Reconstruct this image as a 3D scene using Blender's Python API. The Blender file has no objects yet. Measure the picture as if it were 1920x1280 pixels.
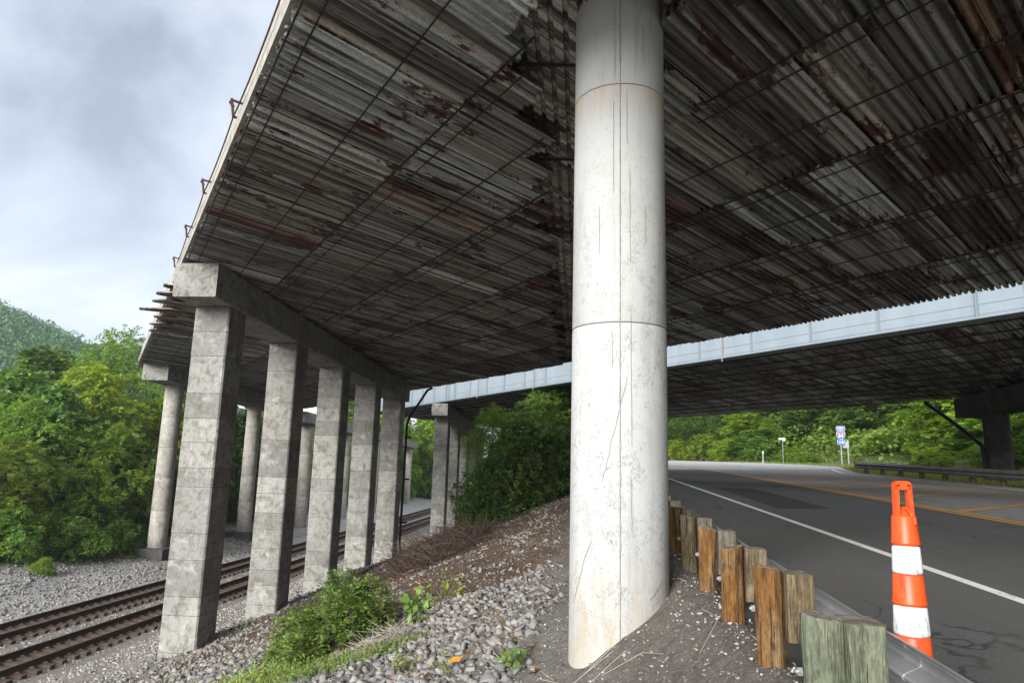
import bpy, math, random
import numpy as np
from mathutils import Vector, Matrix
R = math.radians
rnd = random.Random(7)
rng = np.random.default_rng(7)
SC = bpy.context.scene
COL = SC.collection

# ------------------------------------------------------------------ camera, world, sun, exposure
# Axes: Y runs along the railway and the road, X to the right, Z up; the eye of the photographer is the origin.
cd = bpy.data.cameras.new('camera'); cam = bpy.data.objects.new('camera', cd); COL.objects.link(cam)
cd.sensor_width = 36.0; cd.lens = 1300.0 / 1920.0 * 36.0; cd.clip_start = 0.05; cd.clip_end = 4000
PITCH, ROLL, HEAD = R(10.175), R(1.62), R(5.69)
fwd = Vector((-math.sin(HEAD) * math.cos(PITCH), math.cos(HEAD) * math.cos(PITCH), math.sin(PITCH)))
rt0 = Vector((math.cos(HEAD), math.sin(HEAD), 0)); up0 = rt0.cross(fwd)
rt = rt0 * math.cos(ROLL) + up0 * -math.sin(ROLL) * -1.0
up = up0 * math.cos(ROLL) - rt0 * math.sin(ROLL)
cam.matrix_world = Matrix(((rt.x, up.x, -fwd.x, 0), (rt.y, up.y, -fwd.y, 0), (rt.z, up.z, -fwd.z, 0), (0, 0, 0, 1)))
SC.camera = cam

SUN_EL, SUN_AZ = R(21), R(203)      # azimuth clockwise from +Y: behind the camera, a little left
W = bpy.data.worlds.new('World'); SC.world = W; W.use_nodes = True
nt = W.node_tree; nt.nodes.clear()
def wn(t, **k):
    n = nt.nodes.new(t)
    for a, b in k.items(): setattr(n, a, b)
    return n
out = wn('ShaderNodeOutputWorld')
sky = wn('ShaderNodeTexSky', sky_type='NISHITA', sun_disc=False, sun_elevation=SUN_EL, sun_rotation=SUN_AZ)
b1 = wn('ShaderNodeBackground'); b1.inputs[1].default_value = 0.07
nt.links.new(sky.outputs[0], b1.inputs[0])
tc = wn('ShaderNodeTexCoord'); sp = wn('ShaderNodeSeparateXYZ'); nt.links.new(tc.outputs['Generated'], sp.inputs[0])
za = wn('ShaderNodeMath', operation='MAXIMUM'); nt.links.new(sp.outputs[2], za.inputs[0]); za.inputs[1].default_value = 0.0
zb = wn('ShaderNodeMath', operation='ADD'); nt.links.new(za.outputs[0], zb.inputs[0]); zb.inputs[1].default_value = 0.8
dx = wn('ShaderNodeMath', operation='DIVIDE'); dy = wn('ShaderNodeMath', operation='DIVIDE')
nt.links.new(sp.outputs[0], dx.inputs[0]); nt.links.new(zb.outputs[0], dx.inputs[1])
nt.links.new(sp.outputs[1], dy.inputs[0]); nt.links.new(zb.outputs[0], dy.inputs[1])
cv = wn('ShaderNodeCombineXYZ'); nt.links.new(dx.outputs[0], cv.inputs[0]); nt.links.new(dy.outputs[0], cv.inputs[1])
n1 = wn('ShaderNodeTexNoise'); n1.inputs['Scale'].default_value = 2.5; n1.inputs['Detail'].default_value = 8; n1.inputs['Roughness'].default_value = 0.56; n1.inputs['Distortion'].default_value = 0.35
nt.links.new(cv.outputs[0], n1.inputs['Vector'])
n2 = wn('ShaderNodeTexNoise'); n2.inputs['Scale'].default_value = 0.9; n2.inputs['Detail'].default_value = 4
mp = wn('ShaderNodeMapping'); mp.inputs['Location'].default_value = (5.3, 2.1, 0); nt.links.new(cv.outputs[0], mp.inputs[0]); nt.links.new(mp.outputs[0], n2.inputs['Vector'])
cr = wn('ShaderNodeValToRGB'); nt.links.new(n1.outputs[0], cr.inputs[0])
els = cr.color_ramp.elements; els[0].position = 0.36; els[0].color = (.42, .46, .54, 1); els[1].position = 0.575; els[1].color = (1.0, 1.0, 1.0, 1)
e = els.new(0.43); e.color = (.60, .65, .74, 1); e = els.new(0.495); e.color = (.74, .80, .90, 1)
b2 = wn('ShaderNodeBackground'); b2.inputs[1].default_value = 0.76; nt.links.new(cr.outputs[0], b2.inputs[0])
cov = wn('ShaderNodeMapRange'); nt.links.new(n2.outputs[0], cov.inputs[0]); cov.inputs[1].default_value = .36; cov.inputs[2].default_value = .56; cov.inputs[3].default_value = .55; cov.inputs[4].default_value = 1.0
mx = wn('ShaderNodeMixShader'); nt.links.new(cov.outputs[0], mx.inputs[0]); nt.links.new(b1.outputs[0], mx.inputs[1]); nt.links.new(b2.outputs[0], mx.inputs[2]); nt.links.new(mx.outputs[0], out.inputs[0])
sl = bpy.data.lights.new('sun', 'SUN'); sl.energy = 3.6; sl.angle = R(30); sl.color = (1, .98, .95)
so = bpy.data.objects.new('sun', sl); COL.objects.link(so)
sd = Vector((math.sin(SUN_AZ) * math.cos(SUN_EL), math.cos(SUN_AZ) * math.cos(SUN_EL), math.sin(SUN_EL)))
so.rotation_euler = sd.to_track_quat('Z', 'Y').to_euler()
SC.view_settings.view_transform = 'Standard'; SC.view_settings.look = 'None'; SC.view_settings.gamma = 1; SC.view_settings.use_curve_mapping = False
SC.view_settings.exposure = 1.0
SC.cycles.max_bounces = 7; SC.cycles.diffuse_bounces = 4; SC.cycles.glossy_bounces = 2; SC.cycles.transmission_bounces = 2

# ------------------------------------------------------------------ materials
class Mat:
    def __init__(s, name, rough=.85, metal=0.0, spec=.3):
        s.m = bpy.data.materials.new(name); s.m.use_nodes = True; s.t = s.m.node_tree
        s.b = s.t.nodes['Principled BSDF']; s.b.inputs['Roughness'].default_value = rough; s.b.inputs['Metallic'].default_value = metal
        s.b.inputs['Specular IOR Level'].default_value = spec
        g = s.t.nodes.new('ShaderNodeNewGeometry'); s.geo = g; s.pos = g.outputs['Position']; s.isl = g.outputs['Random Per Island']
        s.oi = s.t.nodes.new('ShaderNodeObjectInfo').outputs['Random']
    def n(s, t, **k):
        x = s.t.nodes.new(t)
        for a, b in k.items(): setattr(x, a, b)
        return x
    def put(s, sock, v):
        if hasattr(v, 'is_linked') or isinstance(v, bpy.types.NodeSocket): s.t.links.new(v, sock)
        elif isinstance(v, (tuple, list)) and len(v) == 3 and sock.type == 'RGBA': sock.default_value = (*v, 1)
        else: sock.default_value = v
    def mapv(s, v=None, rot=0, sc=(1, 1, 1), loc=(0, 0, 0)):
        x = s.n('ShaderNodeMapping'); s.put(x.inputs[0], v or s.pos); x.inputs['Rotation'].default_value = (0, 0, rot); x.inputs['Scale'].default_value = sc; x.inputs['Location'].default_value = loc
        return x.outputs[0]
    def noise(s, scale, detail=4, v=None, rough=.55, dist=0):
        x = s.n('ShaderNodeTexNoise'); s.put(x.inputs['Vector'], v or s.pos); x.inputs['Scale'].default_value = scale; x.inputs['Detail'].default_value = detail; x.inputs['Roughness'].default_value = rough; x.inputs['Distortion'].default_value = dist
        return x.outputs[0]
    def vor(s, scale, feature='DISTANCE_TO_EDGE', v=None, o=0):
        x = s.n('ShaderNodeTexVoronoi', feature=feature); s.put(x.inputs['Vector'], v or s.pos); x.inputs['Scale'].default_value = scale
        return x.outputs[o]
    def rng(s, v, a, b, c=0., d=1.):
        x = s.n('ShaderNodeMapRange'); s.put(x.inputs[0], v)
        for i, q in enumerate((a, b, c, d)): x.inputs[i + 1].default_value = q
        return x.outputs[0]
    def ramp(s, v, stops, const=False):
        x = s.n('ShaderNodeValToRGB'); s.put(x.inputs[0], v); cr = x.color_ramp
        if const: cr.interpolation = 'CONSTANT'
        while len(cr.elements) < len(stops): cr.elements.new(.5)
        for e, (p, c) in zip(cr.elements, stops):
            e.position = p; e.color = (*c, 1)
        return x.outputs[0]
    def mix(s, f, a, b, mode='MIX'):
        x = s.n('ShaderNodeMix', data_type='RGBA', blend_type=mode); s.put(x.inputs[0], f); s.put(x.inputs[6], a); s.put(x.inputs[7], b)
        return x.outputs[2]
    def math(s, op, a, b=0.):
        x = s.n('ShaderNodeMath', operation=op); s.put(x.inputs[0], a); s.put(x.inputs[1], b)
        return x.outputs[0]
    def xyz(s, v=None):
        x = s.n('ShaderNodeSeparateXYZ'); s.put(x.inputs[0], v or s.pos); return x.outputs
    def color(s, v): s.put(s.b.inputs['Base Color'], v); return s
    def rough(s, v): s.put(s.b.inputs['Roughness'], v); return s
    def bump(s, h, strength=.3, dist=.02):
        x = s.n('ShaderNodeBump'); x.inputs['Strength'].default_value = strength; x.inputs['Distance'].default_value = dist; s.put(x.inputs['Height'], h); s.t.links.new(x.outputs[0], s.b.inputs['Normal']); return s

def concrete(name, a, b, stain, tone=.35, streak=.5):
    s = Mat(name, .9)
    big = s.noise(.9, 5); fine = s.noise(14, 6, rough=.7)
    c = s.mix(s.rng(big, .3, .7), a, b)
    c = s.mix(1, c, s.ramp(s.isl, [(0, (1 - tone,) * 3), (.5, (1, 1, 1)), (1, (1 + .25 * tone, 1 + .25 * tone, 1 + .22 * tone))]), 'MULTIPLY')
    blot = s.noise(3.2, 7, rough=.72, dist=.6)
    c = s.mix(s.rng(blot, .50, .64, 0, .85), c, stain)
    b2_ = s.noise(9, 6, s.mapv(sc=(1, 1, .8), loc=(3, 3, 3)), .75, .5); c = s.mix(s.rng(b2_, .52, .60, 0, .55), c, stain)
    b3_ = s.noise(2.3, 6, s.mapv(loc=(7, 1, 5)), .7, .4); c = s.mix(s.rng(b3_, .54, .68, 0, .6), c, tuple(min(.6, x * 1.45) for x in a))
    st = s.noise(2.2, 5, s.mapv(sc=(2.4, 2.4, .16)), .65)
    c = s.mix(s.rng(st, .55, .75, 0, streak), c, stain)
    c = s.mix(s.rng(fine, .3, .75, .25, 0), c, (.05, .048, .043))
    pore = s.vor(26, 'F1'); c = s.mix(s.rng(pore, .0, .10, .55, 0), c, (.06, .055, .05))
    s.color(c).bump(s.math('ADD', fine, s.rng(pore, 0, .12)), .35, .008)
    return s.m
M_conc = concrete('board_marked_concrete', (.36, .355, .33), (.27, .265, .245), (.135, .125, .10))
M_cap = concrete('cap_concrete', (.33, .325, .30), (.23, .225, .205), (.10, .095, .083), .1, .7)
M_par = concrete('parapet_concrete', (.50, .48, .43), (.36, .34, .30), (.22, .20, .16), .15)
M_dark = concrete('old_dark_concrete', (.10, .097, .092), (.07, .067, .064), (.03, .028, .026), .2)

def white_col():
    s = Mat('weathered_white_concrete', .85)
    fine = s.noise(20, 6, rough=.7); big = s.noise(1.1, 4)
    c = s.mix(s.rng(big, .3, .7), (.475, .478, .468), (.405, .408, .40))
    # crazing: thin grey veins, patchy
    w = s.n('ShaderNodeVectorMath', operation='ADD'); ns = s.n('ShaderNodeTexNoise'); s.put(ns.inputs['Vector'], s.pos); ns.inputs['Scale'].default_value = 9
    sc_ = s.n('ShaderNodeVectorMath', operation='SCALE'); s.put(sc_.inputs[0], ns.outputs['Color']); sc_.inputs['Scale'].default_value = .10
    s.put(w.inputs[0], s.pos); s.put(w.inputs[1], sc_.outputs[0])
    wn_ = s.noise(11, 4, s.mapv(sc=(1, 1, .8)), .62, .5); v = s.math('ABSOLUTE', s.math('SUBTRACT', wn_, .5)); wm_ = s.noise(17, 4, s.mapv(sc=(1, 1, .55), loc=(3, 8, 1)), .6, .3); v = s.math('MINIMUM', v, s.math('ABSOLUTE', s.math('SUBTRACT', wm_, .48)))
    patch = s.noise(2.4, 4, s.mapv(sc=(1, 1, .6)), .6); gate = s.noise(7, 3)
    zz = s.xyz()[2]
    band = s.rng(s.math('ABSOLUTE', s.math('SUBTRACT', zz, .6)), 1.4, 2.6, 1, .15)
    vein = s.math('MULTIPLY', s.math('MULTIPLY', s.rng(v, .004, .016, 1, 0), s.rng(gate, .42, .56)), s.math('MULTIPLY', s.rng(patch, .36, .56, .12, .9), band))
    c = s.mix(vein, c, (.19, .185, .175))
    pit = s.vor(34, 'F1', s.mapv(sc=(1, 1, .6))); pg = s.noise(5, 2)
    c = s.mix(s.math('MULTIPLY', s.rng(pit, .06, .20, .85, 0), s.rng(pg, .38, .54)), c, (.14, .135, .125))
    st = s.noise(3.0, 5, s.mapv(sc=(3.5, 3.5, .22)), .68, .3)
    c = s.mix(s.rng(st, .54, .66, 0, .6), c, (.33, .325, .31))
    lift = s.noise(1.0, 3, s.mapv(sc=(1.2, 1.2, .5), loc=(3, 1, 2)))
    c = s.mix(s.rng(lift, .52, .7, 0, .4), c, (.40, .395, .375))
    # rust stain just under the upper joint, earth stain at the foot
    rs = s.math('MULTIPLY', s.rng(zz, 3.40, 3.74, 0, 1), s.rng(zz, 3.745, 3.75, 1, 0))
    c = s.mix(s.math('MULTIPLY', rs, s.rng(s.noise(4, 4, s.mapv(sc=(3, 3, .5))), .35, .65, .1, .7)), c, (.46, .33, .20))
    ft = s.math('MULTIPLY', s.rng(zz, -1.35, -.75, 1, 0), s.rng(s.noise(5, 5, s.mapv(sc=(2, 2, .5))), .38, .62))
    c = s.mix(s.math('MULTIPLY', ft, .6), c, (.38, .31, .19))
    s.color(c).bump(s.math('SUBTRACT', s.math('MULTIPLY', fine, .5), s.math('MULTIPLY', vein, .6)), .3, .006)
    return s.m
M_col = white_col()
def plain(name, c, rough=.6, metal=0., vary=.0, nscale=8, c2=None, spec=.3):
    s = Mat(name, rough, metal, spec)
    f = s.noise(nscale, 5, rough=.65)
    col = s.mix(s.rng(f, .35, .68), c, c2 or tuple(x * .72 for x in c))
    if vary: col = s.mix(1, col, s.ramp(s.isl, [(0, (1 - vary,) * 3), (1, (1 + vary,) * 3)]), 'MULTIPLY')
    s.color(col).bump(f, .15, .004)
    return s.m
M_groove = plain('joint_recess', (.085, .082, .076), .95)
M_jw = plain('pale_joint', (.27, .265, .25), .95)
M_crack = plain('crack_line', (.26, .255, .245), .95)

RIB = R(41)         # compass direction of the corrugations, clockwise from +Y
def sheet_mat(name, dark=1.0):
    s = Mat(name, .62, .0, .35)
    v = s.mapv(rot=RIB)                        # after the turn: y along the ribs, x across them
    oi = s.oi
    base = s.ramp(oi, [(0, (.26, .25, .235)), (.18, (.43, .46, .465)), (.30, (.29, .255, .205)), (.40, (.62, .65, .64)), (.50, (.14, .13, .12)), (.62, (.40, .38, .34)), (.76, (.30, .31, .31)), (.88, (.26, .16, .10)), (.95, (.15, .034, .024))], True)
    off = s.n('ShaderNodeVectorMath', operation='ADD'); cx = s.n('ShaderNodeCombineXYZ')
    s.put(cx.inputs[2], s.math('MULTIPLY', oi, 37.0)); s.put(off.inputs[0], v); s.put(off.inputs[1], cx.outputs[0]); vo = off.outputs[0]
    z1 = s.noise(1.5, 5, s.mapv(vo, sc=(4, .15, 1)), .6)
    c = s.mix(s.rng(z1, .4, .68, 0, .55), base, (.60, .615, .60))
    tan = s.noise(1.1, 3, s.mapv(vo, sc=(3.2, .12, 1), loc=(4, 4, 4)))
    c = s.mix(s.rng(tan, .55, .68, 0, .6), c, (.40, .31, .20))
    r1 = s.noise(1.0, 6, s.mapv(vo, sc=(1.8, .55, 1), loc=(9, 2, 1)), .68, .4)
    r2 = s.noise(16, 4, s.mapv(vo, sc=(1, .45, 1)), .7)
    rm = s.math('ADD', s.math('MULTIPLY', r1, .78), s.math('MULTIPLY', r2, .22))
    c = s.mix(s.rng(rm, .535, .565), c, s.mix(s.rng(r2, .35, .65), (.052, .018, .014), (.125, .042, .024)))
    d1 = s.noise(2.6, 5, s.mapv(vo, sc=(5.5, .10, 1), loc=(1, 7, 3)), .6)
    c = s.mix(s.rng(d1, .52, .61, 0, .85), c, (.026, .020, .018))
    rb = s.noise(1.0, 2, s.mapv(vo, sc=(9.5, .05, 1), loc=(5, 5, 9)), .5); c = s.mix(1, c, s.ramp(rb, [(.36, (.30, .28, .27)), (.48, (.85, .84, .83)), (.60, (1.5, 1.5, 1.5))]), 'MULTIPLY')
    f = s.noise(40, 4, s.mapv(vo, sc=(1, .5, 1)), .75)
    c = s.mix(s.rng(f, .35, .6, .45, 0), c, (.035, .03, .027))
    if dark != 1: c = s.mix(1, c, (dark,) * 3, 'MULTIPLY')
    s.color(c).bump(f, .3, .006)
    return s.m
M_sheet = sheet_mat('rusted_corrugated_steel')
M_rod = plain('blackened_steel', (.035, .028, .025), .7)
M_girder = (lambda s: s.color(s.mix(s.rng(s.noise(1.5, 5, s.mapv(sc=(1, 1, .3))), .35, .7), (.265, .31, .345), (.225, .27, .305))).rough(.5).m)(Mat('blue_grey_paint', .5))
M_rust = plain('rust', (.085, .042, .03), .85, 0, 0, 30, (.06, .025, .018))
M_slab = plain('dark_slab', (.06, .056, .052), .95)  # evenly dark all over

def asphalt():
    s = Mat('asphalt', .82, 0, .35)
    x = s.xyz()[0]; y = s.xyz()[1]
    fine = s.noise(60, 4, rough=.8); spk = s.vor(110, 'F1', o=1)
    big = s.noise(.5, 5, s.mapv(sc=(1.6, .25, 1)), .6)
    w = s.math('ADD', x, s.math('MULTIPLY', s.math('SUBTRACT', s.noise(1.2, 4), .5), .35))
    sh = s.rng(w, 3.5, 3.62); far = s.rng(w, 8.0, 8.25); daylit = s.rng(s.math('ADD', y, s.math('MULTIPLY', x, .35)), 47, 50)
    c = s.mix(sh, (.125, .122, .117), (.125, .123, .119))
    c = s.mix(far, c, (.36, .34, .305))  # far lanes paler: grazing daylight from the opening painted into the colour
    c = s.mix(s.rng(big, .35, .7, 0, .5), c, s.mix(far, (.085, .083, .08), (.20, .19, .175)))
    tr = s.noise(1.1, 3, s.mapv(sc=(1.6, .07, 1)))
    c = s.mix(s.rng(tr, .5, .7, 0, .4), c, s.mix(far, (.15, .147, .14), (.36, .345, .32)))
    c = s.mix(daylit, c, (.56, .55, .53))  # open daylight past the bridges, painted in as a near-white road colour
    ck = s.n('ShaderNodeTexNoise'); s.put(ck.inputs['Vector'], s.pos); ck.inputs['Scale'].default_value = 1.6; cs = s.n('ShaderNodeVectorMath', operation='SCALE'); s.put(cs.inputs[0], ck.outputs['Color']); cs.inputs['Scale'].default_value = 1.1
    ca_ = s.n('ShaderNodeVectorMath', operation='ADD'); s.put(ca_.inputs[0], s.pos); s.put(ca_.inputs[1], cs.outputs[0])
    cr_ = s.vor(.55, v=s.mapv(ca_.outputs[0], sc=(1, .45, 1))); c = s.mix(s.math('MULTIPLY', s.rng(cr_, .004, .012, .75, 0), s.rng(s.noise(.6, 2), .45, .55)), c, (.025, .025, .025))
    c = s.mix(s.math('MULTIPLY', s.rng(x, 1.9, 1.35, 0, .8), s.rng(s.noise(5, 5), .35, .6)), c, (.17, .155, .135))
    bl = s.noise(3.5, 6, s.mapv(sc=(1, .5, 1)), .7); c = s.mix(s.rng(bl, .52, .7, 0, .35), c, (.17, .168, .162))
    c = s.mix(s.rng(fine, .3, .72, .5, 0), c, (.02, .02, .02))
    c = s.mix(s.math('MULTIPLY', s.rng(fine, .60, .70), .6), c, (.30, .29, .28))
    s.color(c).bump(fine, .4, .006)
    return s.m
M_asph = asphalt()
def paint(name, c, under, wear):
    s = Mat(name, .7)
    f = s.noise(22, 6, rough=.75)
    s.color(s.mix(s.rng(s.math('ADD', s.math('MULTIPLY', f, .6), s.math('MULTIPLY', s.noise(2.0, 4), .4)), wear, wear + .08), c, under)).bump(f, .2, .004)
    return s.m
M_white = paint('white_road_paint', (.72, .72, .70), (.20, .20, .19), .56)
M_yel = paint('yellow_road_paint', (.68, .33, .035), (.17, .15, .12), .58)
M_yel2 = paint('worn_yellow_paint', (.60, .31, .07), (.19, .18, .16), .50)

def ground_mat():
    s = Mat('ground', .95, 0, .2)
    a = s.n('ShaderNodeAttribute', attribute_name='zone')
    f1 = s.noise(7, 7, rough=.7); f2 = s.noise(38, 5, rough=.75); v = s.vor(16, 'F1', o=1)
    c = s.mix(1, a.outputs['Color'], s.ramp(f1, [(.25, (.55, .55, .55)), (.5, (1, 1, 1)), (.75, (1.35, 1.33, 1.3))]), 'MULTIPLY')
    c = s.mix(1, c, s.ramp(f2, [(.3, (.5, .5, .5)), (.55, (1, 1, 1)), (.72, (1.7, 1.68, 1.65))]), 'MULTIPLY')
    s.color(c).bump(s.math('ADD', f2, s.math('MULTIPLY', f1, .8)), .9, .03)
    return s.m
M_ground = ground_mat()
def stone_mat(name, cols, spec=.25):
    s = Mat(name, .9, 0, spec)
    r = s.isl
    c = s.ramp(r, [(i / len(cols), c) for i, c in enumerate(cols)], True)
    c = s.mix(1, c, s.ramp(s.oi, [(0, (.75, .75, .75)), (1, (1.25, 1.22, 1.18))]), 'MULTIPLY')
    f = s.noise(24, 5, rough=.7)
    c = s.mix(s.rng(f, .4, .7, 0, .45), c, (.15, .135, .115))
    s.color(c).bump(f, .4, .008)
    return s.m
M_rip = stone_mat('limestone', [(.26, .25, .235), (.35, .335, .30), (.18, .175, .17), (.29, .25, .21), (.22, .22, .225), (.38, .37, .35), (.14, .13, .12), (.28, .26, .235)])
M_bal = stone_mat('ballast_stone', [(.30, .285, .27), (.36, .335, .30), (.22, .21, .20), (.40, .385, .365), (.27, .235, .205), (.33, .32, .31)])
M_fines = stone_mat('road_grit', [(.20, .19, .175), (.30, .285, .265), (.13, .12, .11), (.25, .235, .21), (.42, .41, .39)])
M_tie = plain('creosoted_tie', (.105, .075, .055), .9, 0, .3, 12, (.055, .04, .032))
M_rail = plain('rail_rust', (.075, .042, .030), .7, 0, 0, 20)
M_railtop = plain('polished_rail', (.22, .20, .19), .38, .7)

def wood(name, c1, c2, c3, top=(.24, .21, .16), pale=None):
    s = Mat(name, .92, 0, .15)
    g = s.noise(5, 8, s.mapv(sc=(8, 8, .55)), .75, .5); g2 = s.noise(7, 7, s.mapv(sc=(3, 3, .5), loc=(2, 5, 1)), .75, .5); fl = s.noise(38, 5, s.mapv(sc=(1, 1, .5)), .75)
    c = s.mix(s.rng(g, .36, .62), c1, c2)
    big = s.noise(2.2, 5, s.mapv(sc=(2.2, 2.2, .9), loc=(4, 2, 8)), .65)
    if pale: c = s.mix(s.rng(big, .46, .62, 0, .8), c, pale)
    c = s.mix(s.rng(g2, .51, .60, 0, .9), c, c3)
    chk = s.noise(3.2, 3, s.mapv(sc=(15, 15, .45), loc=(1, 9, 3)), .6); c = s.mix(s.rng(chk, .62, .66, 0, .9), c, (.025, .018, .012))
    c = s.mix(s.rng(fl, .35, .65, .55, 0), c, tuple(x * .3 for x in c2))
    nz = s.xyz(s.geo.outputs['Normal'])[2]; ring = s.noise(14, 4, s.mapv(sc=(1, 1, .1)), .7)
    c = s.mix(s.rng(nz, .6, .8), c, s.mix(s.rng(ring, .38, .62), top, tuple(x * .5 for x in top)))
    s.color(c).bump(s.math('ADD', g, s.math('MULTIPLY', chk, -1.2)), .9, .02)
    return s.m
M_wood_or = wood('amber_weathered_wood', (.29, .145, .045), (.175, .085, .028), (.060, .040, .026), pale=(.35, .25, .14))
M_wood_gr = wood('green_treated_wood', (.235, .27, .185), (.17, .205, .14), (.11, .115, .075), (.27, .24, .19), (.31, .30, .21))
M_wood_ta = wood('grey_tan_wood', (.24, .185, .105), (.155, .115, .065), (.075, .055, .036), pale=(.30, .25, .165))
M_wood_pale = wood('pale_grey_wood', (.23, .205, .16), (.15, .13, .10), (.07, .06, .047), pale=(.30, .28, .22))
M_galv = (lambda s: s.color(s.mix(s.rng(s.noise(3, 5, rough=.6), .35, .7), (.46, .47, .48), (.33, .34, .35))).bump(s.noise(30, 3), .1, .002).m)(Mat('galvanised_steel', .42, .55, .5))
M_galv_old = (lambda s: s.color(s.mix(s.rng(s.noise(2, 5, rough=.6), .35, .7), (.24, .24, .24), (.13, .125, .12))).m)(Mat('dull_galvanised_steel', .6, .3, .4))
M_black = plain('black_pipe', (.02, .022, .022), .5)

def leaf_mat(name, a, b, c, trans=.35):
    m = bpy.data.materials.new(name); m.use_nodes = True; t = m.node_tree; t.nodes.clear()
    s = Mat.__new__(Mat); s.m = m; s.t = t
    g = s.n('ShaderNodeNewGeometry'); s.pos = g.outputs['Position']; s.isl = g.outputs['Random Per Island']; s.oi = s.n('ShaderNodeObjectInfo').outputs['Random']
    col = s.ramp(s.isl, [(0, a), (.5, b), (1, c)])
    col = s.mix(1, col, s.ramp(s.noise(.45, 3), [(.3, (.72, .78, .75)), (.7, (1.28, 1.2, 1.05))]), 'MULTIPLY')
    hs = s.n('ShaderNodeHueSaturation'); s.put(hs.inputs['Color'], col); s.put(hs.inputs['Hue'], s.rng(s.oi, 0, 1, .485, .512)); s.put(hs.inputs['Value'], s.rng(s.math('FRACT', s.math('MULTIPLY', s.oi, 7.3)), 0, 1, .95, 1.55)); hs.inputs['Saturation'].default_value = 1.0
    d = s.n('ShaderNodeBsdfPrincipled'); d.inputs['Roughness'].default_value = .5; d.inputs['Specular IOR Level'].default_value = .3; s.put(d.inputs['Base Color'], hs.outputs[0])
    tr = s.n('ShaderNodeBsdfTranslucent'); s.put(tr.inputs[0], s.mix(1, hs.outputs[0], (1.5, 1.45, .6), 'MULTIPLY'))
    mxs = s.n('ShaderNodeMixShader'); mxs.inputs[0].default_value = trans; t.links.new(d.outputs[0], mxs.inputs[1]); t.links.new(tr.outputs[0], mxs.inputs[2])
    o = s.n('ShaderNodeOutputMaterial'); t.links.new(mxs.outputs[0], o.inputs[0])
    return m
M_leaf_loc = leaf_mat('locust_leaves', (.075, .130, .020), (.115, .190, .028), (.170, .250, .040))
M_leaf_dk = leaf_mat('dark_green_leaves', (.048, .100, .018), (.075, .148, .026), (.120, .205, .036), .32)
M_leaf_yel = leaf_mat('yellow_green_leaves', (.115, .185, .022), (.165, .245, .028), (.22, .30, .045), .42)
M_leaf_bush = leaf_mat('bush_leaves', (.070, .130, .030), (.105, .185, .042), (.160, .245, .060), .32)
M_leaf_grass = leaf_mat('grass_blades', (.12, .16, .045), (.17, .22, .06), (.27, .27, .10), .3)
M_leaf_far = leaf_mat('far_forest_leaves', (.038, .095, .032), (.056, .130, .042), (.085, .170, .052), .2)
M_bark = plain('bark', (.075, .062, .05), .95, 0, 0, 18, (.035, .03, .025))
M_twig = plain('dead_twigs', (.16, .115, .08), .95, 0, .3, 18)
M_twig_pale = plain('bleached_twigs', (.34, .30, .245), .95, 0, .3, 18)

# ------------------------------------------------------------------ mesh helpers
class MB:
    def __init__(s): s.v = []; s.f = []; s.mi = []
    def add(s, vs, fs, mi=0):
        o = len(s.v); s.v += [tuple(v) for v in vs]; s.f += [tuple(i + o for i in f) for f in fs]; s.mi += [mi] * len(fs)
    def box(s, c, d, rot=0, mi=0, ch=0):
        hx, hy, hz = d[0] / 2, d[1] / 2, d[2] / 2
        ca, sa = math.cos(rot), math.sin(rot); vs = []
        for z in (-hz, hz):
            for x, y in ((-hx, -hy), (hx, -hy), (hx, hy), (-hx, hy)):
                vs.append((c[0] + x * ca - y * sa, c[1] + x * sa + y * ca, c[2] + z))
        s.add(vs, [(3, 2, 1, 0), (4, 5, 6, 7), (0, 1, 5, 4), (1, 2, 6, 5), (2, 3, 7, 6), (3, 0, 4, 7)], mi)
    def ring(s, loops, closed=True, caps=True, mi=0):
        n = len(loops[0]); vs = [p for l in loops for p in l]; fs = []
        for k in range(len(loops) - 1):
            for i in range(n if closed else n - 1):
                j = (i + 1) % n
                fs.append((k * n + i, k * n + j, (k + 1) * n + j, (k + 1) * n + i))
        if caps:
            fs.append(tuple(range(n - 1, -1, -1))); fs.append(tuple((len(loops) - 1) * n + i for i in range(n)))
        s.add(vs, fs, mi)
    def tube(s, pts, rad, n=8, caps=True, mi=0):
        pts = [Vector(p) for p in pts]; loops = []
        rad = rad if isinstance(rad, (list, tuple)) else [rad] * len(pts)
        for i, p in enumerate(pts):
            d = (pts[min(i + 1, len(pts) - 1)] - pts[max(i - 1, 0)]).normalized()
            a = d.orthogonal().normalized() if i == 0 else (a - d * a.dot(d)).normalized()
            b = d.cross(a)
            loops.append([p + (a * math.cos(2 * math.pi * k / n) + b * math.sin(2 * math.pi * k / n)) * rad[i] for k in range(n)])
        s.ring(loops, True, caps, mi)
    def bar(s, p, q, w, h, mi=0):
        p, q = Vector(p), Vector(q); d = (q - p).normalized(); a = d.cross(Vector((0, 0, 1)))
        a = a.normalized() if a.length > .01 else Vector((1, 0, 0)); b = a.cross(d)
        s.ring([[c + a * x * w / 2 + b * y * h / 2 for x, y in ((-1, -1), (1, -1), (1, 1), (-1, 1))] for c in (p, q)], mi=mi)
    def build(s, name, mat, parent=None, smooth=False, loc=None):
        me = bpy.data.meshes.new(name); me.from_pydata(s.v, [], s.f)
        for m in (mat if isinstance(mat, (list, tuple)) else [mat]): me.materials.append(m)
        if any(s.mi): me.polygons.foreach_set('material_index', s.mi)
        if smooth: me.polygons.foreach_set('use_smooth', [True] * len(me.polygons))
        me.update()
        return link(name, me, parent, loc)
def link(name, me, parent=None, loc=None):
    o = bpy.data.objects.new(name, me); COL.objects.link(o)
    if parent is not None: o.parent = parent
    if loc is not None: o.location = loc
    return o
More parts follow.
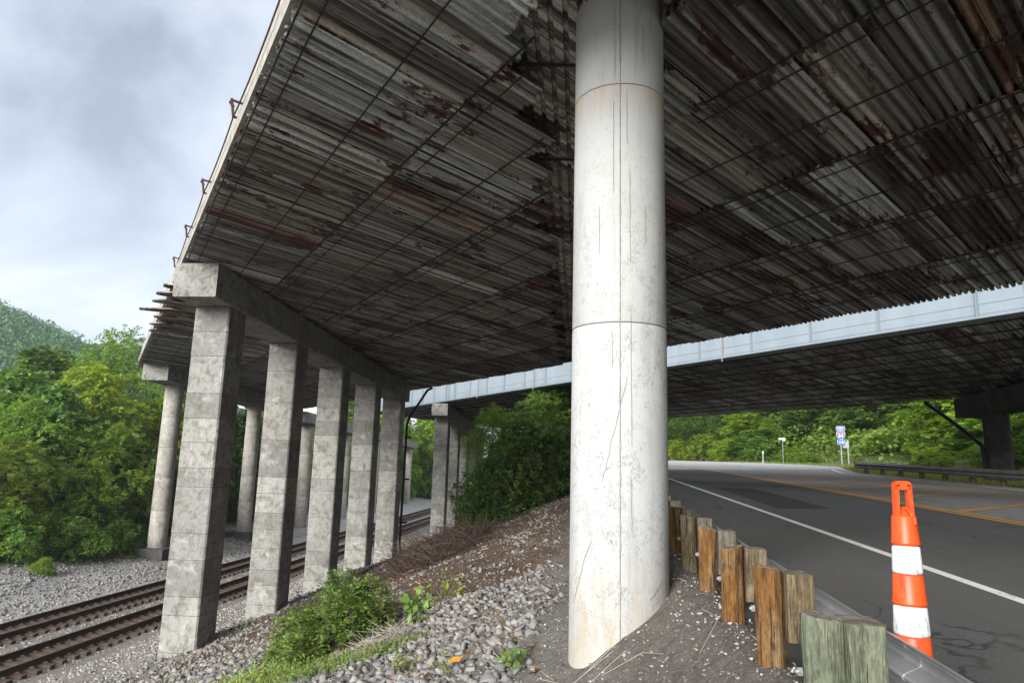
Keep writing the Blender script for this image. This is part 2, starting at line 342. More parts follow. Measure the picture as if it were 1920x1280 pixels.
def fast_mesh(name, v, f, mat):
    v = np.asarray(v, np.float32); f = np.asarray(f, np.int32); k = f.shape[1]
    me = bpy.data.meshes.new(name); me.vertices.add(len(v)); me.vertices.foreach_set('co', v.ravel())
    me.loops.add(f.size); me.loops.foreach_set('vertex_index', f.ravel())
    me.polygons.add(len(f)); me.polygons.foreach_set('loop_start', np.arange(0, f.size, k, dtype=np.int32)); me.polygons.foreach_set('loop_total', np.full(len(f), k, np.int32))
    me.materials.append(mat); me.update(calc_edges=True); return me
def tag(o, label=None, cat=None, group=None, kind=None):
    for k, v in (('label', label), ('category', cat), ('group', group), ('kind', kind)):
        if v: o[k] = v
    return o
def empty(name, loc=(0, 0, 0), rz=0):
    o = bpy.data.objects.new(name, None); COL.objects.link(o); o.location = loc; o.rotation_euler = (0, 0, rz); return o
def copy_tree(o, parent=None):
    c = o.copy(); COL.objects.link(c)
    if parent is not None: c.parent = parent
    for ch in list(o.children): copy_tree(ch, c)
    return c

# ------------------------------------------------------------------ terrain
GRADE, CROSS = .029, .04
def road_z(X, Y): return -1.46 + GRADE * Y + CROSS * (X - 1.33)
def XL(Y): return np.where(Y > 45, 1.33 - 4 * ((Y - 45) / 30.) ** 2, 1.33)
_ry = [-60, 38, 43, 48, 54, 60, 67, 75, 82, 92, 200, 600]; _rx = [14.3, 14.3, 15.6, 17, 16.4, 15, 12.6, 9.5, 6, 0, -70, -300]
def XR(Y): return np.interp(Y, _ry, _rx)
_px = np.array([-400, -75, -40, -31, -26, -23.8, -22, -20.5, -13.9, -12.6, -9.7, -8.8])
_pz = np.array([60, 4, -3.6, -4.7, -5.15, -5.45, -5.66, -5.86, -5.86, -5.52, -4.7, -4.45])
def vnoise(X, Y, s, seed):
    r = np.random.default_rng(seed); g = r.random((64, 64))
    x = np.asarray(X) * s; y = np.asarray(Y) * s; xi = np.floor(x).astype(int); yi = np.floor(y).astype(int); fx = x - xi; fy = y - yi
    fx = fx * fx * (3 - 2 * fx); fy = fy * fy * (3 - 2 * fy)
    G = lambda a, b: g[a % 64, b % 64]
    return (G(xi, yi) * (1 - fx) + G(xi + 1, yi) * fx) * (1 - fy) + (G(xi, yi + 1) * (1 - fx) + G(xi + 1, yi + 1) * fx) * fy - .5
def ground_z(X, Y, rough=True):
    X = np.asarray(X, float); Y = np.asarray(Y, float); X, Y = np.broadcast_arrays(X, Y)
    top = -1.2 + .02 * np.clip(Y, 0, 60)
    z = np.interp(X, _px, _pz)
    xs = X - (XL(np.minimum(Y, 78)) - 1.33)
    t = (xs + 8.8) / 8.8; zb = -4.45 + t * (top - .62 + 4.45)
    z = np.where((xs > -8.8) & (xs <= 0), zb, z)
    u = np.clip(xs / .95, 0, 1); z = np.where(xs > 0, top - .62 + .62 * u ** .85, z)
    z = z + np.where((xs > .7) & (xs <= 1.5) & (Y < 40), .07 * np.clip((xs - .7) / .3, 0, 1), 0)
    ed = road_z(X, Y) - .10
    k = np.clip((xs - 1.22) / .3, 0, 1); z = np.where(xs > 1.22, z * (1 - k) + ed * k, z)
    d = X - XR(Y); rise = np.where(d > 4, (d - 4) * .34, 0); rise = np.minimum(rise, 22 + .03 * d)
    zr = road_z(np.minimum(X, XR(Y)), np.minimum(Y, 120)) - .06 + rise
    m = (X > 1.6) & (d > 0); z = np.where(m, zr, z)
    if rough:
        a = np.clip((1.0 - xs) / 1.5, .15, 1) * np.where(np.abs(X + 17) < 4.2, .15, 1.0); a = np.where((xs > 1.2) & (d < 0), 0, a)
        z = z + a * (.30 * vnoise(X, Y, .35, 1) + .16 * vnoise(X, Y, 1.1, 2) + .07 * vnoise(X, Y, 3.1, 3))
    return z
def axis(parts):
    o = []
    for a, b, st in parts: o += list(np.arange(a, b, st))
    return np.array(o + [parts[-1][1]])
gx = axis([(-400, -80, 20), (-80, -30, 2.5), (-30, -12, .6), (-12, 1.6, .17), (1.6, 14, 2), (14, 32, .8), (32, 80, 4), (80, 400, 30)])
gy = axis([(-60, 0, 5), (0, 20, .2), (20, 45, .5), (45, 110, 1.5), (110, 300, 10), (300, 700, 50)])
GX, GY = np.meshgrid(gx, gy)
GZ = ground_z(GX, GY)
nv = GX.shape
idx = np.arange(GX.size).reshape(nv)
F = np.stack([idx[:-1, :-1], idx[:-1, 1:], idx[1:, 1:], idx[1:, :-1]], -1).reshape(-1, 4)
gm = fast_mesh('ground', np.stack([GX, GY, GZ], -1).reshape(-1, 3), F, M_ground)
gm.polygons.foreach_set('use_smooth', [True] * len(gm.polygons))
X, Y = GX.ravel(), GY.ravel(); nb = vnoise(X, Y, .5, 11) + .6 * vnoise(X, Y, 1.7, 12)
def sm(a, b, v): return np.clip((v - a) / (b - a), 0, 1)[:, None]
C = np.tile(np.array([[.235, .215, .19]]), (len(X), 1))
brown = np.array([[.115, .078, .058]]); grey = np.array([[.27, .255, .235]]); dirt = np.array([[.165, .148, .128]])
C = C * (1 - sm(-9.5, -7.5, X + nb * 2)) + brown * sm(-9.5, -7.5, X + nb * 2)
rip = (1 - sm(11.5, 13.5, Y + nb * 4 + .25 * X)) * sm(-9.5, -8, X); C = C * (1 - rip) + np.array([[.21, .195, .175]]) * rip
C = C * (1 - sm(-.9, .2, X + nb)) + dirt * sm(-.9, .2, X + nb)
soil = np.array([[.05, .052, .028]]); C = C * (1 - sm(25, 27.5, -X + nb * 2)) + soil * sm(25, 27.5, -X + nb * 2)
pale = np.array([[.36, .355, .35]]); k = sm(19.5, 20.2, -X) * (1 - sm(24, 26, -X + nb * 2)); C = C * (1 - k) + pale * k
gr = np.array([[.085, .115, .034]]); k = sm(14, 14.8, X); C = C * (1 - k) + gr * k
ca = gm.color_attributes.new('zone', 'FLOAT_COLOR', 'POINT'); ca.data.foreach_set('color', np.concatenate([C, np.ones((len(C), 1))], 1).astype(np.float32).ravel())
ground = link('ground', gm); tag(ground, kind='structure')
def gz(x, y): return float(ground_z(x, y))

# hills far to the left
def hill(name, xs, ys, zf):
    HX, HY = np.meshgrid(xs, ys); HZ = zf(HX, HY); i = np.arange(HX.size).reshape(HX.shape)
    f = np.stack([i[:-1, :-1], i[:-1, 1:], i[1:, 1:], i[1:, :-1]], -1).reshape(-1, 4)
    return fast_mesh(name, np.stack([HX, HY, HZ], -1).reshape(-1, 3), f, M_hillside), zf
M_hillside = plain('hill_soil', (.035, .06, .03), .95)

# ------------------------------------------------------------------ road
road = empty('road'); tag(road, kind='structure')
ry = axis([(-12, 44, 2), (44, 78, 1)]); st = np.linspace(0, 1, 9)
V = []
for y in ry:
    xl, xr = float(XL(y)) + .06, float(XR(y))
    for q in st: x = xl + (xr - xl) * q; V.append((x, y, road_z(x, y)))
i = np.arange(len(V)).reshape(len(ry), 9)
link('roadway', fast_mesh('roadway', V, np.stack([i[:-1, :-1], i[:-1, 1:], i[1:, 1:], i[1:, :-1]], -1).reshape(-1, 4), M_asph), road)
def stripe(name, pts, w, mat, lift=.004):
    mb = MB(); pts = [Vector((*p, 0)) for p in pts]; L = []
    for k, p in enumerate(pts):
        d = (pts[min(k + 1, len(pts) - 1)] - pts[max(k - 1, 0)]).normalized(); s_ = Vector((d.y, -d.x, 0)) * w / 2
        L.append([(q.x, q.y, road_z(q.x, q.y) + lift) for q in (p - s_, p + s_)])
    mb.ring(L, False, False); return mb.build(name, mat, road)
YS = [-10, 0, 10, 20, 30, 40, 46, 50, 54, 58, 62, 66, 70, 74]
def bend(x0, k): return [(x0 - (0 if y < 42 else k * (y - 42) ** 2), y) for y in YS]
stripe('edge_line', bend(4.22, .0045), .13, M_white)
stripe('centre_line', bend(8.02, .0052), .11, M_yel); stripe('centre_line', bend(8.24, .0052), .11, M_yel)
stripe('gore_line', bend(11.85, .006), .12, M_yel2)
stripe('edge_line', [(13.55, -10), (13.55, 20), (13.55, 38), (14.8, 43)], .12, M_white)
for k in range(6): stripe('hatch_stripe', [(8.35, 12.6 + 3.9 * k), (11.75, 14.9 + 3.9 * k)], .28, M_yel2, .005)
M_patch = plain('patch_asphalt', (.050, .049, .048), .85, 0, 0, 40)
mb = MB(); L = [(4.75, 17.5), (5.9, 17.3), (6.1, 25.5), (4.9, 26)]; mb.add([(x, y, road_z(x, y) + .003) for x, y in L], [(0, 1, 2, 3)]); mb.build('patch', M_patch, road)

# ------------------------------------------------------------------ first bridge: soffit of corrugated sheets, parapet
Z = Vector((0, 0, 1))
TL = Vector((math.sin(R(-35.7)), math.cos(R(-35.7)), 0)); TR = Vector((math.sin(R(-37.5)), math.cos(R(-37.5)), 0))
MQ = Vector((TL.y, -TL.x, 0)); RV = Vector((math.sin(RIB), math.cos(RIB), 0))
def soffit_z(p, z0=4.75, q0=1.25, sl=.063):
    s = p.dot(TL); return z0 - sl * (p.dot(MQ) - q0) + max(0, s - 19) * .014
XB = .4
def line_pt(q, u):          # purlin q crosses the second bent at X = XB; u > 0 runs left, u < 0 right
    y0 = (q - XB * MQ.x) / MQ.y; p = Vector((XB, y0, 0))
    return p + (TL * u if u > 0 else TR * u)
bridge = empty('highway_bridge', (0, 0, 0))
tag(bridge, 'near concrete highway bridge with a rusty corrugated steel underside overhead', 'bridge')
PITCHW = .125
def sheet_mesh(t, width, length, seed, n=None):
    r = random.Random(seed); n = n or round(width / PITCHW); p = width / n; h = .13
    prof = []
    for k in range(n):
        prof += [(k * p, 0), (k * p + .52 * p, 0), (k * p + .54 * p, h), (k * p + .98 * p, h)]
    prof.append((n * p, 0))
    rows = 4; V = []
    j0 = [r.uniform(-.03, .03) for _ in prof]; j1 = [r.uniform(-.04, .06) for _ in prof]
    for i in range(rows):
        a = i / (rows - 1) * length
        for k, (b, z) in enumerate(prof):
            aa = a + (j0[k] if i == 0 else j1[k] if i == rows - 1 else 0)
            w = r.uniform(-.004, .004)
            V.append(RV * aa + t * (b + w) + Z * (z + r.uniform(-.003, .003)))
    m = len(prof); f = [(i * m + k, i * m + k + 1, (i + 1) * m + k + 1, (i + 1) * m + k) for i in range(rows - 1) for k in range(m - 1)]
    return fast_mesh('corrugated_sheet', [tuple(v) for v in V], f, M_sheet)
SEAMS = [1.28, 3.55, 5.85, 8.2, 10.5, 12.75, 15.05]
SW = .75
def rib_to(p, q):            # distance along the ribs from p to the line q
    return (q - p.dot(MQ)) / RV.dot(MQ)
sheet_specs = []
for row in range(6):
    q0, q1 = SEAMS[row], SEAMS[row + 1]
    for side in (1, -1):
        t = TL if side > 0 else TR
        for k in range(60):
            u0 = k * SW
            a = line_pt(q0, side * (u0 + .0001)); 
            if side < 0: a = line_pt(q0, -.0001) - TR * (u0 + SW - 4 * SW)
            if side > 0: length = (q1 - q0) / RV.dot(MQ)
            else:
                b1 = line_pt(q1, -1.0); nR = Vector((TR.y, -TR.x, 0)); length = (b1 - a).dot(nR) / RV.dot(nR)
            mid = a + RV * length / 2 + t * SW / 2
            x0 = mid.x
            if side > 0:
                length = min(length, (-.62 - (a + t * SW * .3).x) / RV.x)
            elif a.x < 1.05:
                sh = (1.05 - a.x) / RV.x; a = a + RV * sh; length -= sh
            if length < .25: continue
            length = round(length * 5) / 5 if length < (q1 - q0) * .97 else length
            mid = a + RV * length / 2 + t * SW / 2
            if side > 0 and a.x < -25.5: continue
            if side < 0 and mid.x > 17: continue
            if (mid.y < 2.6): continue
            sheet_specs.append((mid.length + (100 if side > 0 and mid.x < -9.6 else 0), row, side, a, length))
sheet_specs.sort(key=lambda s: s[0])
meshcache = {}
def get_sheet(side, length, v, t):
    key = (side, round(length, 2), v)
    if key not in meshcache: meshcache[key] = sheet_mesh(t, SW + .02, length + .10, hash(key) % 9999)
    return meshcache[key]
def place_sheet(a, side, length, par, zf, i):
    t = TL if side > 0 else TR
    o = link('corrugated_sheet', get_sheet(side, length, i % 5, t), par)
    dz = rnd.uniform(-.012, .012) + (.014 if i % 2 else 0)
    c = [zf(a), zf(a + RV * length), zf(a + t * SW)]
    base = a - RV * .03
    sx = (c[1] - c[0]) / length; sy = (c[2] - c[0]) / SW
    # shear the flat sheet onto the sloping soffit: solve the plane gradient
    g = Matrix(((RV.x, RV.y), (t.x, t.y))).inverted() @ Vector((sx, sy))
    nrm = Vector((-g.x, -g.y, 1)).normalized()
    o.rotation_mode = 'QUATERNION'; o.rotation_quaternion = Z.rotation_difference(nrm)
    o.location = (base.x, base.y, c[0] - sx * .03 + dz)
    return o
rest = []
for i, sp_ in enumerate(sheet_specs):
    o = place_sheet(sp_[3], sp_[2], sp_[4], bridge, soffit_z, i)
    if i >= 298: rest.append(o)
def join_meshes(objs, name, parent):
    V, Fc, off = [], [], 0
    for o in objs:
        me = o.data; v = np.empty(len(me.vertices) * 3, np.float32); me.vertices.foreach_get('co', v); v = v.reshape(-1, 3)
        mw = np.array(Matrix.LocRotScale(o.location, o.rotation_quaternion if o.rotation_mode == 'QUATERNION' else o.rotation_euler, o.scale))
        V.append(v @ mw[:3, :3].T + mw[:3, 3]); f = np.empty(len(me.polygons) * 4, np.int32); me.loops.foreach_get('vertex_index', f); Fc.append(f.reshape(-1, 4) + off); off += len(v)
        bpy.data.objects.remove(o)
    return tag(link(name, fast_mesh(name, np.concatenate(V), np.concatenate(Fc), M_sheet_far), parent), kind='stuff')
M_sheet_far = M_sheet
if rest: join_meshes(rest, 'far_sheeting', bridge)
# rods below the sheets
rod_n = 0
for q, w, drop in [(s, .022, .012) for s in SEAMS[:-1]] + [(s + .27, .014, .018) for s in SEAMS[1:-1]] + [((a + b) / 2 + .13, .016, .018) for a, b in zip(SEAMS, SEAMS[1:])] + [(1.5, .016, .018)]:
    for u0, u1 in ((1.6 if q > 3 else 1.6, 42 if q < 13 else 34), (-1.8, -21)):
        pts = [line_pt(q, u0 + (u1 - u0) * k / 20) for k in range(21)]
        mb = MB(); prv = None
        for k in range(20):
            a, b = pts[k], pts[k + 1]
            if a.y < 1.5 and b.y < 1.5: continue
            a = a + Z * (soffit_z(a) - drop); b = b + Z * (soffit_z(b) - drop); mb.bar(a, b, w, w)
        if mb.v: mb.build('hanger_bar', M_rod, bridge)
# slab and parapet
mb = MB()
nL = 24
for k in range(nL):
    for side, t, L in ((1, TL, 43.), (-1, TR, 21.)):
        a0, a1 = L * k / nL * side, L * (k + 1) / nL * side
        P = [line_pt(q, (u if abs(u) > .001 else side * .001)) for q, u in ((1.32, a0), (1.32, a1), (14.7, a1), (14.7, a0))]
        lo = [p + Z * (soffit_z(p) + .40) for p in P]; hi = [p + Z * .35 for p in lo]
        mb.add(lo + hi, [(3, 2, 1, 0), (4, 5, 6, 7), (0, 1, 5, 4), (1, 2, 6, 5), (2, 3, 7, 6), (3, 0, 4, 7)])
mb.build('deck_slab', M_slab, bridge)
def far_edge(u0, u1):
    mb = MB(); L = []
    for k in range(9):
        u = u0 + (u1 - u0) * k / 8; b = line_pt(15.0, u); zb = soffit_z(b); t = TL if u > 0 else TR; nrm = Vector((t.y, -t.x, 0)); L.append([b + nrm * x + Z * (zb + z) for x, z in ((-.05, .05), (.05, .05), (.05, 1.1), (-.05, 1.1))])
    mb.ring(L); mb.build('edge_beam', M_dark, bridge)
far_edge(.01, 36); far_edge(-.01, -21)
def wall_along(prof, u0, u1, n, name, mat, par):
    mb = MB(); L = []
    for k in range(n + 1):
        u = u0 + (u1 - u0) * k / n; b = line_pt(1.25, u); zb = soffit_z(b); t = TL if u > 0 else TR; nrm = Vector((t.y, -t.x, 0))
        L.append([b + nrm * x + Z * (zb + z) for x, z in prof])
    mb.ring(L); return mb.build(name, mat, par)
seg = [-6.2, -1.9, 2.9, 7.6, 12.2, 16.9, 21.8, 27.1, 32.5, 38.0, 43]
for a, b in zip(seg, seg[1:]):
    wall_along([(-.06, .065), (.24, .065), (.24, .30), (-.06, .30)], a + .008, b - .008, 4, 'edge_beam', M_par, bridge)
    wall_along([(.0, .302), (.26, .302), (.24, .82), (.02, .82)], a + .012, b - .012, 4, 'parapet', M_par, bridge)
# rusty brackets and a sagging cable along the parapet
def on_par(u, dx, dz): 
    b = line_pt(1.25, u); return b + MQ * dx + Z * (soffit_z(b) + dz)
BR = [-3.8, 2.4 , 5.9, 9.6, 13.2, 16.4, 19.6]
for u in BR:
    mb = MB(); mb.bar(on_par(u, .03, .60), on_par(u, -.16, .62), .03, .03); mb.bar(on_par(u, -.15, .64), on_par(u, -.10, .34), .035, .035); mb.bar(on_par(u, -.10, .36), on_par(u, .01, .34), .03, .03); mb.bar(on_par(u + .02, -.17, .60), on_par(u + .02, -.11, .52), .06, .03)
    mb.build('cable_bracket', M_rust, bridge)
mb = MB(); pts = []
for a, b in zip(BR, BR[1:]):
    for k in range(8): f = k / 8; pts.append(on_par(a + (b - a) * f, -.10, .36 - .8 * f * (1 - f) * .45))
mb.tube(pts, .012, 5); mb.build('cable', M_rust, bridge)
# torn sheet ends sticking out past the edge beyond the tall pier
for u, ln, dz in ((20.6, .26, .02), (21.6, .40, -.03), (22.6, .44, -.08), (23.8, .72, -.15), (25.6, .22, -.08), (27.2, .28, -.10), (29.2, .2, -.06)):
    r = random.Random(int(u * 10)); b = line_pt(1.25, u); zb = soffit_z(b); V = []; nx, ny = 7, 13; wd = .62
    for i in range(nx):
        f = i / (nx - 1); d = .5 - f * (.5 + ln); half = wd * (.5 if d > 0 else .5 * (1 - .6 * (-d / ln) ** 2))
        for k in range(ny):
            y = (k / (ny - 1) - .5) * 2; jj = r.uniform(-.05, .05) if i == nx - 1 else 0
            p = b + RV * (d + jj) + TL * (y * half + .12 * max(0, -d)) + Z * (zb + dz + .022 * (1 if k % 2 else -1) - .10 * max(0, -d) ** 1.5 + (.03 if d > 0 else 0)); V.append(p)
    f4 = [(i * ny + k, i * ny + k + 1, (i + 1) * ny + k + 1, (i + 1) * ny + k) for i in range(nx - 1) for k in range(ny - 1)]
    o = link('loose_sheet', fast_mesh('loose_sheet', [tuple(v) for v in V], f4, M_sheet), bridge); o['label'] = 'torn sheet end jutting past the deck edge'
# ribbed lining of the second bent
mb = MB(); n = 20; p = 3.3 / n; pr = []
for k in range(n): pr += [(-1.15 + k * p, 0), (-1.15 + k * p + .6 * p, 0), (-1.15 + k * p + .68 * p, .055), (-1.15 + k * p + .92 * p, .055)]
mb.ring([[(x, y, soffit_z(Vector((x if abs(x) < 99 else x, y, 0))) + .20 + z) for x, z in pr] for y in (1.5, 4, 6, 8, 10, 14, 18, 22, 27)], False, False)
mb.build('bent_lining', M_sheet, bridge)
for y in (5.2, 7.6, 10, 13):
    mb = MB(); mb.bar((-1.15, y, soffit_z(Vector((-1.15, y, 0))) + .17), (2.1, y, soffit_z(Vector((2.1, y, 0))) + .17), .03, .03); mb.build('hanger_bar', M_rod, bridge)

# ------------------------------------------------------------------ second bridge with the painted girder
bridge2 = empty('highway_bridge', (0, 0, 0))
tag(bridge2, 'farther highway bridge with a pale blue-grey plate girder along its edge', 'bridge')
def sof2(p): return 4.12 - .05 * (p.dot(MQ) - 19.4)
Q2 = [19.86, 22.1, 24.6, 27.1, 29.6, 32.2]
specs2 = []
for row in range(5):
    ln = (Q2[row + 1] - Q2[row]) / RV.dot(MQ)
    for k in range(95):
        s0 = -14 + k * SW; a = MQ * Q2[row] + TL * s0
        mid = a + RV * ln / 2
        if mid.y < 3 or mid.x > 34 or mid.x < -38: continue
        specs2.append((mid.length, a, ln))
specs2.sort(key=lambda s: s[0])
rest = []
for i, (dst, a, ln) in enumerate(specs2):
    o = place_sheet(a, 1, ln, bridge2, sof2, i)
    if i >= 298: rest.append(o)
if rest: join_meshes(rest, 'far_sheeting', bridge2)
for q in Q2 + [(a + b) / 2 for a, b in zip(Q2, Q2[1:])]:
    mb = MB(); P = [MQ * q + TL * s for s in np.linspace(-14, 57, 12)]; P = [p + Z * (sof2(p) - .03) for p in P if p.y > 2]
    for a, b in zip(P, P[1:]): mb.bar(a, b, .035, .035)
    mb.build('hanger_bar', M_rod, bridge2)
mb = MB(); P = [MQ * q + TL * s for q, s in ((19.9, -14), (19.9, 58), (32.2, 58), (32.2, -14))]
lo = [p + Z * (sof2(p) + .5) for p in P]; hi = [p + Z * 1.6 for p in lo]
mb.add(lo + hi, [(3, 2, 1, 0), (4, 5, 6, 7), (0, 1, 5, 4), (1, 2, 6, 5), (2, 3, 7, 6), (3, 0, 4, 7)]); mb.build('deck_slab', M_slab, bridge2)
girder = empty('plate_girder'); girder.parent = bridge2
def gp(s, d, z): p = MQ * (19.4 + d) + TL * s; return Vector((p.x, p.y, 4.1 + z))
GH = 1.55
S0, S1 = -13., 57.
mb = MB(); mb.ring([[gp(s, x, z) for x, z in ((0, .06), (.03, .06), (.03, GH), (0, GH))] for s in (S0, S1)]); mb.build('web', M_girder, girder)
mb = MB(); mb.ring([[gp(s, x, z) for x, z in ((-.17, .0), (.42, .0), (.42, .058), (-.17, .058))] for s in (S0, S1)]); mb.build('bottom_flange', M_girder, girder)
mb = MB(); mb.ring([[gp(s, x, z) for x, z in ((-.16, GH + .002), (.22, GH + .002), (.22, GH + .06), (-.16, GH + .06))] for s in (S0, S1)]); mb.build('top_flange', M_girder, girder)
mb = MB()
mb.ring([[gp(s, x, z) for x, z in ((-.014, .40), (-.001, .40), (-.001, .425), (-.014, .425))] for s in (S0, S1)])
mb.ring([[gp(s, x, z) for x, z in ((-.014, .13), (-.001, .13), (-.001, .15), (-.014, .15))] for s in (S0, S1)])
mb.build('web_seam', M_girder, girder)
stf = [-11, -8.6, -6.2, -3.7, -1.2, 1.3, 3.8, 6.4, 9.2, 11.9, 14.2, 16.6, 19.1, 21.3, 23.2, 25.4, 27.6, 29.9, 32.0, 34.2, 36.3, 38.5, 40.7, 41.6, 42.0, 44, 46, 48, 50, 52, 54]
for s in stf:
    mb = MB(); mb.ring([[gp(s + b, x, z) for x, b in ((-.13, -.012), (-.002, -.012), (-.002, .012), (-.13, .012))] for z in (.062, GH - .002)]); mb.build('stiffener', M_girder, girder)
for s in (8.0, 17.9, 21.0, 26.5, 31, 37.4):
    mb = MB(); mb.tube([gp(s, -.15, z) + TL * (.02 * math.sin(z * 9)) for z in (-.12, .1, .3, .5, .7, .9, 1.2)], .022, 5); mb.build('hanging_cable', M_twig_pale, bridge2)
mb = MB(); mb.ring([[gp(s, x, z) for x, z in ((-.35, GH + .07), (.1, GH + .07), (.1, GH + 1.2), (-.35, GH + 1.2))] for s in (S0, S1)]); mb.build('parapet', M_par, bridge2)

# ------------------------------------------------------------------ piers
def lifts(z0, z1, r, a=.40, b=.62):
    z = [z1]; 
    while z[-1] > z0 + .9: z.append(z[-1] - r.choice([r.uniform(a, b), r.uniform(a, b), r.uniform(b, 2.1 * b)]))
    z.append(z0); return z[::-1]
def square_column(x, y, w, z0, z1, seed, par, mat=M_conc):
    r = random.Random(seed); zs = lifts(z0, z1, r); mb = MB(); ch = .035
    for a, b in zip(zs, zs[1:]):
        h = w / 2 - r.uniform(0, .007); g = .011 if a > z0 else 0
        o = [(h - ch, -h), (h, -h + ch), (h, h - ch), (h - ch, h), (-h + ch, h), (-h, h - ch), (-h, -h + ch), (-h + ch, -h)]
        mb.ring([[(x + px, y + py, z) for px, py in o] for z in (a + g, b)])
        if g: 
            q = h - .012; mb.box((x, y, a + g / 2 - .001), (2 * q, 2 * q, g + .004), 0, 1)
    return mb.build('column', [mat, M_groove], par)
def round_column(x, y, r0, z0, z1, joints, par, mat, n=40, name='column'):
    zs = [z0] + sorted(joints) + [z1]; mb = MB()
    for a, b in zip(zs, zs[1:]):
        g = .007 if a > z0 else 0
        mb.ring([[(x + rr * math.cos(2 * math.pi * k / n), y + rr * math.sin(2 * math.pi * k / n), z) for k in range(n)] for rr, z in ((r0 - .004, a + g), (r0, a + g + .01), (r0, b - .01), (r0 - .004, b))])
        if g: mb.ring([[(x + (r0 - .015) * math.cos(2 * math.pi * k / n), y + (r0 - .015) * math.sin(2 * math.pi * k / n), z) for k in range(n)] for z in (a - .001, a + g + .001)], caps=False, mi=1)
    o = mb.build(name, [mat, M_jw if mat is M_col else M_groove], par)
    o.data.polygons.foreach_set('use_smooth', [len(p.vertices) == 4 for p in o.data.polygons]); return o
def cap_beam(x0, x1, y0, y1, zt0, zt1, depth, par, mat=M_cap):
    mb = MB(); c = .03
    def sec(y, zt): return [(x0 + c, y, zt - depth), (x1 - c, y, zt - depth), (x1, y, zt - depth + c), (x1, y, zt), (x0, y, zt), (x0, y, zt - depth + c)]
    mb.ring([sec(y0, zt0), sec(y1, zt1)]); return mb.build('cap_beam', mat, par)
# tall pier of five square columns beside the tracks
pier = empty('bridge_pier', (-9.24, 25, gz(-9.2, 25)))
tag(pier, 'row of tall square board-marked concrete columns under one sloping cap beam by the tracks', 'bridge pier', 'bridge piers')
pier.location = (0, 0, 0)
cap_beam(-9.79, -8.70, 15.4, 35.0, 4.62, 3.92, .83, pier)
for k in range(5):
    y = 16.75 + 4.33 * k; zt = 4.62 - .0357 * (y - 15.4) - .83
    square_column(-9.245, y, .92, gz(-9.2, y) - .7, zt, 30 + k, pier)
# far pier of round columns across the tracks
pier2 = empty('bridge_pier'); tag(pier2, 'pier of slender round columns across the tracks, its cap end poking out at left', 'bridge pier', 'bridge piers')
cap_beam(-24.1, -22.6, 36.0, 52.5, 5.05, 4.45, .93, pier2)
for k in range(4):
    y = 38.0 + 10.2 * k; zt = 5.05 - .0364 * (y - 36) - .93
    if k < 2: round_column(-23.35, y, .49, gz(-23.3, y) - .6, zt, [2.2, .5, -1.2, -3.0], pier2, M_par, 28)
for k in range(2):
    y = 58.4 + 10.2 * k
    round_column(-23.35, y, .49, gz(-23.3, y) - .6, 3.6, [.5, -3.0], pier2, M_par, 28)
cap_beam(-24.1, -22.6, 56.0, 97, 4.0, 2.9, .9, pier2)
for y in (79, 88, 95): round_column(-23.35, y, .5, gz(-23.3, y) - .6, 2.4, [], pier2, M_par, 24)
for y in (38.0, 48.2):
    mb = MB(); mb.box((-23.35, y, gz(-23.3, y) + .05), (1.9, 1.9, .9)); mb.build('footing', M_dark, pier2)
# pier under the second bridge, behind the bush
pier3 = empty('bridge_pier'); tag(pier3, 'square-column pier under the blue-grey girder, left of the leafy thicket', 'bridge pier', 'bridge piers')
cap_beam(-9.79, -8.72, 45.6, 66, 3.98, 2.95, .8, pier3)
for k in range(5):
    y = 46.9 + 4.3 * k; zt = 3.98 - .0505 * (y - 45.6) - .8
    square_column(-9.26, y, .92, gz(-9.2, y) - .7, zt, 50 + k, pier3)
# pier at the right beyond the far guardrail
pier4 = empty('bridge_pier'); tag(pier4, 'dark pier at the right beyond the far guardrail', 'bridge pier', 'bridge piers')
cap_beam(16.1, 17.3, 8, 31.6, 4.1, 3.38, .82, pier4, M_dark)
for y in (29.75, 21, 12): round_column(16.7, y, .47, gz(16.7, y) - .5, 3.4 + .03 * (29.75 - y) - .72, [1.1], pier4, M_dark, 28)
# the white column in front
pier5 = empty('bridge_pier'); tag(pier5, 'tall white round concrete column in front with cracks and a vertical seam', 'bridge pier', 'bridge piers')
CX, CY, CR = .385, 6.83, .462
round_column(CX, CY, CR, -2.6, 5.0, [1.34, 3.75], pier5, M_col, 64)
for y in (16.5, 26.0): round_column(CX, y, CR, gz(CX, y) - .8, soffit_z(Vector((CX, y, 0))) + .18, [1.3], pier5, M_col, 40)
ang0 = math.atan2(-CY, -CX)            # side that faces the eye
def on_col(da, z, out=.0): a = ang0 + da; return (CX + (CR + out) * math.cos(a), CY + (CR + out) * math.sin(a), z)
def strip(path, w, name, mat, out=.004):
    mb = MB(); L = []
    for i, (da, z) in enumerate(path):
        p0 = Vector(path[max(0, i - 1)]); p1 = Vector(path[min(len(path) - 1, i + 1)]); d = (p1 - p0); d = Vector((d.x * CR, d.y)).normalized(); nx, nz = -d.y, d.x
        ww = w * (1 if 0 < i < len(path) - 1 else .3)
        L.append([on_col(da - nx * ww / 2 / CR, z - nz * ww / 2, out), on_col(da + nx * ww / 2 / CR, z + nz * ww / 2, out)])
    mb.ring(L, False, False); return mb.build(name, mat, pier5)
mb = MB(); r_ = random.Random(3)
for z0, z1 in ((-1.7, 1.335), (1.36, 3.745), (3.77, 4.7)):
    n = int((z1 - z0) / .06); L = []
    for k in range(n + 1):
        z = z0 + (z1 - z0) * k / n; w = r_.uniform(.005, .011) / CR; o = r_.uniform(.004, .009); j = r_.uniform(-.004, .004)
        L.append([on_col(.02 - w + j, z, .001), on_col(.02 + j, z, o), on_col(.02 + w + j, z, .001)])
    mb.ring(L, False, False)
